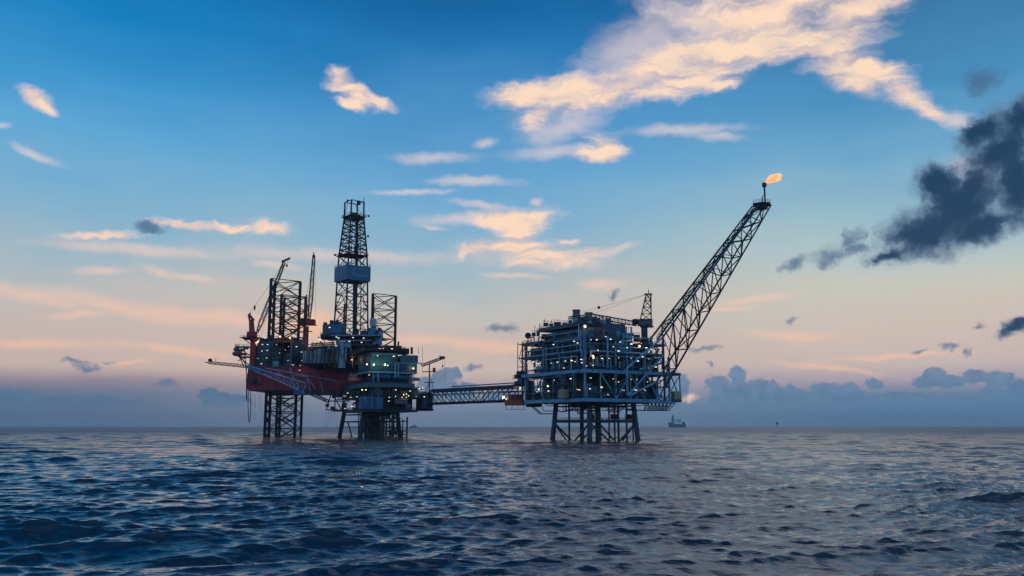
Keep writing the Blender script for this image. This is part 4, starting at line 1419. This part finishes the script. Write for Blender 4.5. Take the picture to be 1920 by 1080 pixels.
for k in range(30):
    px, D = rj.uniform(478, 572), rj.uniform(551.5, 575)
    py = rj.uniform(628, 676)
    p = W(px, py, D)
    if k % 3 == 0:
        MB().path([(p.x, D, HZ1), (p.x, D, p.z), (p.x + rj.uniform(2, 6), D, p.z), (p.x + 4, D, HZ1 + 3)], rj.uniform(.18, .35)).build('pipe', rj.choice(['navy', 'grey', 'dark', 'brown']), jk)
    elif k % 3 == 1:
        MB().bevbox(p.x - 1.2, p.x + 1.6, D - 1.2, D + 1.4, max(HZ1, p.z - 9), p.z, .2).build('equipment_module', rj.choice(['navy', 'dark', 'grey', 'black']), jk)
    else:
        MB().tube((p.x, D, HZ1), (p.x, D, p.z), rj.uniform(.4, .9), n=8).build('vent_pipe', rj.choice(['navy', 'grey', 'dark']), jk)
# lit upper working deck between the legs
a, b = W(505, 640, 562), W(562, 640, 562)
MB().box(a.x, b.x, 560, 585, a.z - .8, a.z).rail([(a.x, 560, a.z), (b.x, 560, a.z)], 1.2, 2.5).build('work_deck', 'brown', jk)
# cantilevered walk and small platforms with life-raft drums on the left side
for (x0, x1, y, D) in ((441, 470, 649, 556), (446, 470, 668, 556), (455, 480, 634, 553)):
    a, b = W(x0, y, D), W(x1, y, D)
    MB().box(a.x, b.x, D, D + 8, a.z - .5, a.z).rail([(a.x, D + 8, a.z), (a.x, D, a.z), (b.x, D, a.z)], 1.3, 2, .1).tube((a.x + .5, D + 1, a.z - .5), (b.x, D + 1, a.z - 6), .25).build('side_platform', 'dark', jk)
for (px, py, r) in ((443, 655, 1.0), (447, 661, 1.0), (452, 656, .8), (458, 664, .8), (461, 653, .8)):
    p = W(px, py, 555)
    MB().vessel(p - Vector((1.3, 0, 0)), p + Vector((1.3, 0, 0)), r, 10).build('liferaft_drum', 'grey', jk)
p = W(445, 663, 554)
lb2 = thing('lifeboat', 'dark red enclosed lifeboat at the far left edge of the jack-up hull', 'lifeboat', tuple(p))
MB().lathe((p.x, p.y, p.z), [(.2, -3.2), (1.1, -2.7), (1.6, -1.2), (1.65, 1.2), (1.1, 2.7), (.2, 3.2)], axis='x', n=12).build('hull', 'rustred', lb2, smooth_=True)
MB().bevbox(p.x - 1.2, p.x + 1.0, p.y - .8, p.y + .8, p.z + 1.2, p.z + 2.2, .2).build('canopy', 'rustred', lb2)
MB().tube((p.x - 2, p.y, p.z + .8), (p.x - 2, p.y + 1.5, p.z + 4.2), .18).tube((p.x + 2, p.y, p.z + .8), (p.x + 2, p.y + 1.5, p.z + 4.2), .18).build('davit', 'dark', lb2)
lt = MB()
for (x0, y0, x1, y1) in ((441, 648, 458, 690), (458, 648, 462, 700), (450, 668, 466, 690), (441, 668, 466, 650), (446, 676, 470, 668)):
    lt.tube(W(x0, y0, 557), W(x1, y1, 557), .3)
lt.build('side_bracing', 'dark', jk)
# hoses that hang from the left corner of the hull
for (x0, y0, pts) in ((462, 690, ((462, 740), (461, 748))), (466, 731, ((465, 760), (466, 788), (468, 792))), (470, 731, ((470, 760), (469, 785), (467, 793))), (464, 700, ((463, 725), (463, 752)))):
    MB().path([W(x0, y0, 549)] + [W(x, y, 549) for x, y in pts], .24, 6).build('hanging_hose', 'dark', jk)
for px in (478, 484, 488):
    MB().tube(W(px, 738, 560), W(px + 1, rj.uniform(760, 775), 560), .08, n=4).build('hanging_hose', 'grey', jk)
# burner boom stuck out to the left
a, b = W(462, 687, 552), W(392, 680, 540)
bo = MB()
lattice(bo, [a + Vector(o) for o in ((0, -.8, -.8), (0, .8, -.8), (0, 0, .9))], [b + Vector(o) for o in ((0, -.6, -.6), (0, .6, -.6), (0, 0, .7))], 12, .22, .13, x=False)
bo = bo.build('burner_boom', 'brown', jk)
MB().tube(b, b + Vector((-2.2, 0, .2)), .3).lathe((b.x + .6, b.y, b.z + 1.4), [(.5, -1), (1.2, -.6), (1.3, .4), (.7, 1.1)], n=10).tube(b + Vector((4, 0, .6)), b + Vector((4, 0, 3)), .15).build('burner_head', 'dark', bo)

# cantilever with its pipe racks, reaching towards the viewer over the wellhead platform
a, b = W(572, 686, 545), W(668, 686, 515)
CX0, CX1 = W(578, 688, 540).x, W(672, 688, 520).x
cz0, cz1 = W(600, 688, 535).z, W(600, 662, 535).z
cn = MB()
cn.bevbox(CX0 + 1, CX1, 520, 600, cz0 + .05, cz0 + 3.0, .3)
cn = cn.build('cantilever', 'black', jk)
for k in range(22):                                   # pale stacked panels and tubulars along its side
    x = CX0 + 1.4 + k * (CX1 - CX0 - 10) / 22
    h = rj.uniform(.55, 1.0) * (cz1 - cz0)
    MB().bevbox(x, x + rj.uniform(.6, 1.25), 519 + rj.uniform(-.6, .6), 528, cz0 + 1.2, cz0 + 3 + h, .1).build('side_panel', rj.choice(['white', 'white', 'grey', 'grey', 'lilac']), cn)
for (px, y, w) in ((596, 652, 13), (606, 645, 10), (615, 655, 10), (590, 660, 9)):
    p = W(px, y, 527)
    for k in range(4):
        MB().tube((p.x - w * .7, 526 + k, p.z - k * .9), (p.x + w * .7, 526 + k, p.z + .8 - k * .9), .38).build('drill_pipe', 'brown', cn)
a, b = W(585, 664, 524), W(632, 646, 524)
MB().bevbox(a.x, b.x, 524, 540, a.z, b.z - 1.2, .3).rail([(a.x, 524, b.z - 1.2), (b.x, 524, b.z - 1.2)], 1.2, 2).build('pipe_rack', 'brown', cn)
for (px, y0, y1, w, m) in ((609, 654, 690, 1.0, 'dark'), (617, 654, 688, 1.1, 'dark'), (612, 660, 680, .9, 'grey'), (628, 650, 690, .8, 'brown')):
    MB().tube(W(px, y1, 517), W(px, y0, 517), w * .6, n=8).build('hose_loop', m, cn)

# drill floor with pale and blue blocks and its light beams
df = thing('drilling_derrick', 'tall dark lattice drilling derrick with a blue windwall box halfway up', 'derrick', tuple(W(658, 640, 528)))
DD = 528
zf = W(658, 632, DD).z
DRA = 38.0
DC_ = W(657.5, 632, DD)
DFR = frame((DC_.x, DC_.y, 0), DRA)
pa, pb_ = W(606, 632, 524), W(716, 632, 524)
fl = MB().box(pa.x, pb_.x, 516, 542, zf - 1.0, zf - .05).box(pa.x + 4, pb_.x + .4, 515.4, 516, zf - 1.1, zf + .2).build('drill_floor', 'dark', df)
MB().box(W(640, 0, 515).x, pb_.x, 514.9, 515.35, zf - .5, zf + .05).box(W(640, 0, 515).x, W(712, 0, 515).x, 514.7, 515.3, W(0, 638, 515).z - .3, W(0, 638, 515).z + .2).build('floor_beam', 'pale', fl)
MB().rail([(pa.x, 516, zf), (pb_.x, 516, zf)], 1.3, 2.2, .09).build('railing', 'grey', fl)
for (x0, x1, y0, y1, D, m) in ((604, 616, 608, 632, 522, 'grey'), (615, 645, 607, 626, 520, 'bright'), (601, 616, 626, 636, 521, 'dark'), (690, 704, 614, 628, 521, 'sign'), (693, 704, 597, 612, 524, 'lilac'), (704, 716, 618, 631, 522, 'dark'), (676, 690, 620, 630, 521, 'dark')):
    a, b = W(x0, y1, D), W(x1, y0, D)
    MB().bevbox(a.x, b.x, D, D + 6, a.z, b.z, .3).build('floor_cabin', m, df)
for (x0, x1, y) in ((622, 640, 604), (606, 612, 604), (618, 624, 600), (630, 634, 599)):
    a, b = W(x0, 608, 522), W(x1, y, 522)
    MB().bevbox(a.x, b.x, 522, 525, a.z, b.z, .2).build('floor_equipment', 'navy', df)
re_ = random.Random(9)
for k in range(34):                                    # winches, racks, tubulars and hoses crowded round the rotary floor
    px, D = re_.uniform(600, 716), re_.uniform(517, 526)
    y1 = re_.choice([632, 632, 646])
    y0 = y1 - re_.uniform(4, 18)
    p, q = W(px, y1, D), W(px, y0, D)
    if k % 3 == 0:
        MB().bevbox(p.x - re_.uniform(.6, 1.6), p.x + re_.uniform(.6, 1.6), D, D + 2, p.z, q.z, .15).build('floor_equipment', re_.choice(['navy', 'dark', 'black', 'grey', 'blue']), df)
    elif k % 3 == 1:
        MB().path([p, q, q + Vector((re_.uniform(-4, 4), 0, -.6)), q + Vector((re_.uniform(-4, 4), 1, re_.uniform(-4, 3)))], re_.uniform(.14, .3), 5).build('floor_pipe', re_.choice(['dark', 'grey', 'brown', 'pale']), df)
    else:
        MB().tube(p, q + Vector((re_.uniform(-1, 1), 0, 1)), re_.uniform(.12, .35), n=6).build('floor_post', re_.choice(['dark', 'navy', 'grey']), df)
for k in range(22):                                    # hoses and tubes down the cantilever's side
    px = re_.uniform(584, 668)
    p, q = W(px, re_.uniform(668, 690), 517.5), W(px + re_.uniform(-6, 6), re_.uniform(640, 660), 517.5)
    MB().path([q, q.lerp(p, .5) + Vector((re_.uniform(-1.2, 1.2), 0, -.5)), p], re_.uniform(.12, .28), 5).build('hose_loop', re_.choice(['dark', 'black', 'grey', 'brown', 'pale']), cn)
# substructure: pale legs and beam, dark trunk behind
for (x0, y0, x1, y1, r, m) in ((642, 640, 640, 690, 1.8, 'pale'), (650, 642, 645, 690, .8, 'pale'), (634, 641, 634, 690, .5, 'grey')):
    MB().tube(W(x1, y1, 519), W(x0, y0, 519), r, n=4).build('substructure_leg', m, df)
a, b = W(632, 652, 518), W(658, 640, 518)
MB().bevbox(a.x, b.x, 518, 521, a.z, b.z, .2).build('substructure_beam', 'pale', df)
a, b = W(645, 690, 527), W(705, 640, 527)
MB().bevbox(a.x, b.x, 527, 540, a.z, zf - 1.15, .4).build('substructure_trunk', 'black', df)
a, b = W(655, 650, 520), W(712, 640, 520)
sb = MB().box(a.x, b.x, 520, 540, a.z + .8, a.z + 1.3)
for k in range(9):
    x = a.x + (b.x - a.x) * k / 8
    sb.box(x - .2, x + .2, 519.8, 519.99, a.z + 1.3, b.z)
sb.build('substructure_gallery', 'grey', df)
MB().tube(W(600, 640, 520), W(612, 655, 520), .4).tube(W(664, 672, 517), W(672, 655, 517), .3).tube(W(656, 655, 517), W(660, 672, 517), .25).build('substructure_brace', 'brown', df)

# tower
stn = [(zf, 21.0), (W(658, 527, DD).z, 18.7), (W(660, 480, DD).z, 17.4), (W(665, 408, DD).z, 12.1), (W(667, 379, DD).z, 11.9)]
kk = math.cos(R(DRA)) + math.sin(R(DRA))


def dring(z):
    for (z0, w0), (z1, w1) in zip(stn[:-1], stn[1:]):
        if z <= z1 + 1e-6:
            t = (z - z0) / (z1 - z0)
            s = (w0 + (w1 - w0) * t) / kk / 2
            break
    return [DFR @ Vector((x * s, y * s, z)) for x, y in ((-1, -1), (1, -1), (1, 1), (-1, 1))]


for k in range(4):
    m = MB()
    m.path([dring(z)[k] for z, _ in stn], .5, 6)
    m.build('tower_leg', 'dark', df)
zs = list(np.linspace(stn[0][0], stn[1][0], 5)) + list(np.linspace(stn[1][0], stn[2][0], 3))[1:] + list(np.linspace(stn[2][0], stn[3][0], 8))[1:]
for i, (z0, z1) in enumerate(zip(zs[:-1], zs[1:])):
    A, B = dring(z0), dring(z1)
    for k in range(4):
        k2 = (k + 1) % 4
        m = MB().tube(B[k], B[k2], .26)
        mid = (A[k] + A[k2]) / 2
        if i % 2:
            m.tube(A[k], B[k2], .25).tube(A[k2], B[k], .25)
        else:
            mb_ = (B[k] + B[k2]) / 2
            m.tube(A[k], mb_, .25).tube(A[k2], mb_, .25).tube((A[k] + B[k]) / 2, (A[k] + mb_) / 2, .18).tube((A[k2] + B[k2]) / 2, (A[k2] + mb_) / 2, .18)
        m.build('lattice_panel', 'dark', df)
# pipes, guide rails and blocks inside the tower
for (x0, y0, x1, y1, r, m) in ((666, 630, 668, 412, .45, 'navy'), (663, 630, 664, 530, .7, 'navy'), (658, 480, 661, 410, .18, 'dark'), (671, 480, 671, 410, .18, 'dark'), (676, 520, 676, 412, .16, 'dark'), (655, 520, 660, 480, .18, 'dark'), (648, 630, 652, 530, .3, 'black'), (676, 630, 677, 530, .28, 'black'), (682, 600, 682, 480, .14, 'dark'), (644, 630, 646, 570, .55, 'black')):
    MB().tube(W(x0, y0, DD), W(x1, y1, DD), r).build('guide_rail', m, df)
p = W(667, 470, DD)
MB().bevbox(p.x - .9, p.x + .9, p.y - .8, p.y + .8, p.z - 3, p.z + 2, .3).tube(p + Vector((0, 0, 2)), W(668, 408, DD), .15).build('travelling_block', 'dark', df)
# windwall box
z0, z1 = W(658, 527, DD).z - .6, W(658, 501.5, DD).z
hw = 22.4 / kk / 2
ww = MB(DFR)
ww.box(-hw, hw, -hw, -hw + .4, z0, z1).box(-hw, hw, hw - .4, hw, z0, z1).box(-hw, -hw + .4, -hw + .4, hw - .4, z0, z1).box(hw - .4, hw, -hw + .4, hw - .4, z0, z1)
ww.box(-hw + .4, -hw * .3, -hw + .4, hw - .4, z0, z0 + .3).box(hw * .3, hw - .4, -hw + .4, hw - .4, z0, z0 + .3)
ww = ww.build('wind_wall', 'bright', df)
MB(DFR).box(-hw * .55, hw * .75, -hw - .12, -hw - .003, z0 + 2.2, z1 - 1.6).build('sign_panel', 'sign', ww)
MB(DFR).box(-hw * .35, hw * .55, -hw - .18, -hw - .122, z0 + 3.4, z1 - 2.8).build('sign_panel', 'bright', ww)
for (b0_, b1_) in ((-hw * .3, hw * .1), (hw * .25, hw * .6)):
    MB(DFR).box(-hw - .12, -hw - .003, b0_, b1_, z0 + 2.2, z1 - 1.6).build('sign_panel', 'sign', ww)
MB(DFR).rail([(-hw, -hw, z1), (hw, -hw, z1), (hw, hw, z1), (-hw, hw, z1)], 1.2, 2.2, .08, close=True).build('railing', 'dark', ww)
# racking board, crown platform, gantry
zb = W(660, 480, DD).z
hw2 = 17.4 / kk / 2
rb = MB(DFR).box(-hw2 - 1.6, hw2 + .6, -hw2 - .6, hw2 + .6, zb - .4, zb).rail([(-hw2 - 1.6, -hw2 - .6, zb), (hw2 + .6, -hw2 - .6, zb), (hw2 + .6, hw2 + .6, zb), (-hw2 - 1.6, hw2 + .6, zb)], 1.2, 2, .08, close=True)
rb.box(-hw2 - 3.2, -hw2 - 1.603, -1, 1.5, zb - .3, zb)
rb.build('racking_board', 'black', df)
zc = W(665, 407, DD).z
hw3 = 12.1 / kk / 2
MB(DFR).box(-hw3 - 1.2, hw3 + 1.2, -hw3 - 1.2, hw3 + 1.2, zc - .4, zc).box(-hw3, hw3, -hw3, hw3, zc - 1.6, zc - .403).rail([(-hw3 - 1.2, -hw3 - 1.2, zc), (hw3 + 1.2, -hw3 - 1.2, zc), (hw3 + 1.2, hw3 + 1.2, zc), (-hw3 - 1.2, hw3 + 1.2, zc)], 1.3, 1.8, .09, close=True).build('crown_platform', 'brown', df)
MB(DFR).bevbox(-2, 2, -1.6, 1.6, zc + .02, zc + 2.6, .3).bevbox(1.2, 3.2, -2.6, -1.7, zc + .02, zc + 1.6, .2).build('crown_block', 'brown', df)
gt = MB()
A, B = dring(zc), dring(stn[-1][0])
for k in range(4):
    gt.tube(B[k], B[(k + 1) % 4], .26)
gt.tube(B[0], A[1], .14).tube(B[0].lerp(B[1], .5), A[0].lerp(A[1], .5), .18).tube(B[3].lerp(B[0], .5), A[3], .14)
gt.bevbox(*(lambda q: (q.x - 1.2, q.x + .9, q.y - 1, q.y + 1, q.z - 2.4, q.z - .2))(B[1].lerp(B[0], .4)), .2)
gt.build('gantry', 'dark', df)
MB().tube(B[1], B[1] + Vector((0, 0, 3)), .16).build('antenna', 'dark', df)
for (px, py) in ((690, 443), (628, 478), (691, 405), (646, 406), (652, 376)):
    p = W(px, py, DD - 3)
    MB().bevbox(p.x - .6, p.x + .6, p.y - .4, p.y + .4, p.z - .6, p.z + .6, .15).build('lamp_housing', 'black', df)
# lamps on the drill floor
for (px, py) in ((631, 632), (635, 634), (662, 633), (682, 634), (618, 614), (655, 640), (678, 642), (600, 637)):
    lamp(W(px, py, 514.3), df, 'lw', .9)
for (px, py) in ((492, 646), (502, 646), (491, 658), (501, 657), (483, 672), (500, 671), (490, 682), (548, 684), (550, 684), (540, 676), (565, 660), (563, 685), (562, 694), (497, 634), (535, 656), (541, 650), (566, 676), (524, 662), (518, 646), (556, 650), (484, 640)):
    lamp(W(px, py, 549.0), jk, 'lw', rj.uniform(.4, .8))
for (px, py, s) in ((525, 631, .9), (544, 634, .7), (483, 642, .7), (480, 643, .5)):
    glow_lamp(W(px, py, 549.5), jk, 'lo', s)

# turquoise container on the jack-up deck
a, b = W(511, 686, 549.6), W(522, 675.5, 549.6)
tag(MB().bevbox(a.x, b.x, 550.2, 551.9, HZ1 + .06, HZ1 + .06 + (b.z - a.z), .12).build('container', 'turq'), 'turquoise square container on the front deck edge of the red hull', 'container')

# ---- cranes of the jack-up
# left: red pedestal, boom up to the right past the leg
D1 = 551
c1_ = thing('pedestal_crane', 'red crane at the left corner of the hull, boom raised past the nearest leg', 'crane', tuple(W(472, 688, D1)))
p0, p1 = W(473, 688, D1), W(473, 633, D1)
MB().lathe((p0.x, p0.y, 0), [(1.9, HZ1), (1.8, p1.z - 3), (2.6, p1.z - 1), (2.6, p1.z)], n=14).build('pedestal', 'redd', c1_)
q0, q1 = W(464, 632, D1), W(481, 622, D1)
MB().bevbox(q0.x, q1.x, D1 - 2.4, D1 + 2.4, p1.z + .05, q1.z, .4).build('machinery_house', 'redd', c1_)
a, b = W(452, 634, D1), W(490, 634, D1)
MB().box(a.x, b.x, D1 - 3, D1 + 3, p1.z - .4, p1.z).rail([(a.x, D1 - 3, p1.z), (b.x, D1 - 3, p1.z)], 1.2, 2).build('access_platform', 'dark', c1_)
k0 = MB()
A = [W(467, 622, D1 - 1.4), W(478, 622, D1 - 1.4), W(478, 622, D1 + 1.4), W(467, 622, D1 + 1.4)]
Bm = [W(466.5, 598, D1 - 1), W(476, 600, D1 - 1), W(476, 600, D1 + 1), W(466.5, 598, D1 + 1)]
k0._add(A + Bm, [(0, 1, 5, 4), (1, 2, 6, 5), (2, 3, 7, 6), (3, 0, 4, 7), (4, 5, 6, 7), (3, 2, 1, 0)])
k0.tube(W(476, 601, D1), W(467, 590, D1), .8).tube(W(468, 600, D1), W(466, 590, D1), .6).tube(W(466, 590, D1), W(470, 587, D1), .5)
k0.build('mast', 'redd', c1_)
bm = MB()
h0, h1 = W(482, 624, D1), W(533, 492, D1 - 3)
ax = (h1 - h0).normalized()
pn = Vector((-ax.z, 0, ax.x))
sc4 = lambda c, w: [c + pn * w * i + Vector((0, w * j, 0)) for i, j in ((-1, -1), (1, -1), (1, 1), (-1, 1))]
m_ = h0.lerp(h1, .15)
lattice(bm, sc4(h0, .4), sc4(m_, 1.15), 2, .2, .12, x=False)
lattice(bm, sc4(m_, 1.15), sc4(h1, .7), 14, .22, .12, x=False)
a, b = W(530, 490, D1 - 3), W(544, 484, D1 - 3)
bm.tube(a, b, .7).bevbox(a.x - .6, a.x + 1.2, a.y - .6, a.y + .6, a.z - .9, a.z + .5, .2)
bm.build('boom', 'dark', c1_)
MB().tube(W(467, 588, D1), W(500, 543, D1), .09, n=4).tube(W(500, 543, D1), W(532, 490, D1 - 3), .08, n=4).tube(W(490, 628, D1), W(532, 492, D1 - 2), .07, n=4).build('pendant_line', 'dark', c1_)
MB().bevbox(*(lambda q: (q.x - .5, q.x + .5, q.y - .4, q.y + .4, q.z - 1.4, q.z + 1.4))(W(477.5, 577, D1)), .2).build('line_spreader', 'dark', c1_)
MB().tube(W(541, 486, D1 - 3), W(538, 496, D1 - 3), .08, n=4).bevbox(*(lambda q: (q.x - .6, q.x + .5, q.y - .4, q.y + .4, q.z - .8, q.z + .8))(W(538, 498, D1 - 3)), .2).build('hook_block', 'dark', c1_)

# middle: red column, boom almost upright
D2 = 552
c2_ = thing('pedestal_crane', 'slim red crane between the hull deckhouse and the derrick, boom almost upright', 'crane', tuple(W(573, 688, D2)))
p0, p1 = W(573, 688, D2), W(575, 612, D2)
MB().lathe((p0.x, p0.y, 0), [(1.5, HZ1), (1.25, HZ1 + 8), (1.15, p1.z)], n=12).build('pedestal', 'redd', c2_)
a = W(575, 621, D2)
MB().box(a.x - 4.2, a.x + 3.4, D2 - 1.5, D2 + 1.5, a.z - .3, a.z).build('access_platform', 'redd', c2_)
a, b = W(562, 610, D2), W(591, 599, D2)
MB().bevbox(a.x + 4, b.x, D2 - 2.2, D2 + 2.2, a.z + .4, b.z, .3).box(a.x, b.x + .8, D2 - 2.4, D2 + 2.4, a.z, a.z + .38).build('machinery_house', 'redd', c2_)
MB().bevbox(a.x, a.x + 3.4, D2 - 1.8, D2 + 1.8, a.z + .5, b.z + .4, .3).build('cab', 'dark', c2_)
ms = MB()
t0 = W(575, 553, D2)
lattice(ms, [W(571, 600, D2 - 1), W(579, 600, D2 - 1), W(579, 600, D2 + 1), W(571, 600, D2 + 1)], [W(573, 572, D2 - .8), W(577.5, 572, D2 - .8), W(577.5, 572, D2 + .8), W(573, 572, D2 + .8)], 3, .3, .18)
ms.tube(W(575, 600, D2), t0, .5, n=6)
ms.build('mast', 'redd', c2_)
bm = MB()
h0, h1 = W(580, 598, D2 - 2), W(588.5, 480, D2 - 2)
ax = (h1 - h0).normalized()
pn = Vector((-ax.z, 0, ax.x))
m_ = h0.lerp(h1, .3)
lattice(bm, sc4(h0, .5), sc4(m_, 1.1), 4, .2, .11, x=False)
lattice(bm, sc4(m_, 1.1), sc4(h1, .65), 11, .2, .11, x=False)
bm.bevbox(h1.x - .8, h1.x + .7, h1.y - .7, h1.y + .7, h1.z - 1, h1.z + .8, .2).tube(h1, W(588, 473, D2 - 2), .3)
bm.build('boom', 'dark', c2_)
MB().tube(t0, h1, .07, n=4).tube(h1 + Vector((.8, 0, 0)), W(592, 598, D2 - 2), .06, n=4).build('pendant_line', 'dark', c2_)

# weathered lattice gangway slanting from the hull's corner down to the wellhead platform
ga = thing('lattice_gangway', 'pale lilac lattice gangway slanting down across the red hull to the wellhead platform', 'gangway', tuple(W(464, 690, 548)))
P0, P1, P2 = W(464, 689, 547), W(572, 736, 528), W(616, 755, 520)
sq = lambda c, h, w: [c + Vector((0, -w, 0)), c + Vector((0, w, 0)), c + Vector((0, w, h)), c + Vector((0, -w, h))]
P5 = P0.lerp(P1, .28)
for (u_, v_, h0_, h1_, n_, mt, r_) in ((P0, P5, 1.0, 2.4, 3, 'blue', .5), (P5, P1, 2.4, 5.6, 6, 'lilac', .4), (P1, P2, 2.0, 1.4, 3, 'navy', .3)):
    m = MB()
    lattice(m, sq(u_, h0_, 1.2), sq(v_, h1_, 1.2), n_, r_, .2, x=False)
    m.build('lattice_section', mt, ga)
a, b = W(552, 732, 529), W(576, 739, 529)
MB().bevbox(a.x, b.x, 527, 531, b.z - .6, a.z + .6, .3).build('end_frame', 'bright', ga)
m = MB()
for (x0, y0, x1, y1) in ((497, 690, 640, 716), (520, 696, 549, 726), (545, 690, 552, 728), (547, 703, 562, 728), (575, 706, 592, 730), (575, 706, 582, 734), (600, 714, 606, 735), (548, 703, 575, 706)):
    m.tube(W(x0, y0, 541), W(x1, y1, 534), .26)
m.build('stay_lattice', 'lilac', ga)

# ------------------------------------------------------------------ far off
DS = 4600.0
p = W(1268, 797, DS)
sh = thing('drill_ship', 'tiny hazy drill ship on the horizon right of the production platform', 'ship', (p.x, DS, 0))
k = DS / F
X = lambda px: W(px, 797, DS).x
Zp = lambda py: W(1268, py, DS).z
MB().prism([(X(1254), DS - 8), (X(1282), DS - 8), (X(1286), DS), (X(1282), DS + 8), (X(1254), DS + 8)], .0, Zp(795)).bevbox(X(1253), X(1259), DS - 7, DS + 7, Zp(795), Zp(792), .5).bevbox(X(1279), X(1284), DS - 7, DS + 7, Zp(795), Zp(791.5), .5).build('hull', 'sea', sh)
m = MB()
lattice(m, [Vector((X(1259.5) , DS - 5, Zp(795))), Vector((X(1264.5), DS - 5, Zp(795))), Vector((X(1264.5), DS + 5, Zp(795))), Vector((X(1259.5), DS + 5, Zp(795)))], [Vector((X(1261), DS - 2, Zp(779))), Vector((X(1263), DS - 2, Zp(779))), Vector((X(1263), DS + 2, Zp(779))), Vector((X(1261), DS + 2, Zp(779)))], 5, 1.2, .6)
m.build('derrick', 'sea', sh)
m = MB()
for (x0, y0, x1, y1) in ((1267, 792, 1270, 785), (1270, 785, 1274, 792), (1275, 792, 1277, 787), (1267, 789, 1278, 789), (1271, 793, 1275, 785)):
    m.tube(W(x0, y0, DS), W(x1, y1, DS), 1.2)
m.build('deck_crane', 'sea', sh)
p = W(1457, 796, 4200)
bq = thing('wellhead_tower', 'tiny dark unmanned tower alone on the horizon far to the right', 'offshore tower', (p.x, 4200, 0))
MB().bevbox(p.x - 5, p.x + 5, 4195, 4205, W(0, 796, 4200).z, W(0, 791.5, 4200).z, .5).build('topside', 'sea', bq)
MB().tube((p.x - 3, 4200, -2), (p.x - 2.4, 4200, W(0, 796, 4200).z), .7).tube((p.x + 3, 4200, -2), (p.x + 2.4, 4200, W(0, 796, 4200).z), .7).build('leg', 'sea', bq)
p = W(774, 796, 4300)
vs = thing('supply_vessel', 'tiny hazy vessel on the horizon just right of the wellhead platform legs', 'ship', (p.x, 4300, 0))
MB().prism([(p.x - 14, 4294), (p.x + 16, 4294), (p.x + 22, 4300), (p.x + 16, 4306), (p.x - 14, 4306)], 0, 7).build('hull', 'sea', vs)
MB().bevbox(p.x + 2, p.x + 12, 4295, 4305, 7, 14, .5).tube((p.x + 6, 4300, 14), (p.x + 6, 4300, 20), .5).build('wheelhouse', 'pale', vs)


# pools of light round the brightest lamps
for (p, col, e) in ((cface(1097, 612, 2.2), (1, .5, .18), 900), (cface(1112, 668, 2.2), (1, .55, .2), 500), (cface(1199, 649, 2.0), (1, .55, .22), 500), (wface(701, 682, 2.2), (.85, 1, .6), 900), (wface(722, 682, 2.2), (.85, 1, .6), 900), (wface(688, 681, 2.2), (1, .95, .8), 700),
                    (wface(775, 689, 2.2), (1, .6, .3), 500), (W(660, 674, 515), (1, .5, .15), 700), (wface(760, 738, 2.2), (1, .7, .3), 500), (W(525, 630, 557), (1, .5, .15), 900), (W(544, 633, 557), (1, .5, .15), 600), (W(944, 744, 448), (1, .8, .35), 350)):
    ld = bpy.data.lights.new('deck_lamp_light', 'POINT')
    ld.energy, ld.color, ld.shadow_soft_size = e * .3, col, .4
    lo_ = bpy.data.objects.new('deck_lamp_light', ld)
    lo_.location = p
    COL.objects.link(lo_)

# ------------------------------------------------------------------ air
hz = MB().box(-16000, 16000, -400, 11400, -6, 140).build('haze', 'dark')
hm = bpy.data.materials.new('sea_haze')
hm.use_nodes = True
ht = hm.node_tree
ht.nodes.clear()
ho = ht.nodes.new('ShaderNodeOutputMaterial')
hv = ht.nodes.new('ShaderNodeVolumePrincipled')
hv.inputs['Color'].default_value = (0.80, 0.90, 1.0, 1)
hv.inputs['Density'].default_value = 0.000055
ht.links.new(hv.outputs[0], ho.inputs['Volume'])
hz.data.materials[0] = hm
hz['kind'] = 'stuff'
hz['label'] = 'thin blue evening haze over the sea'
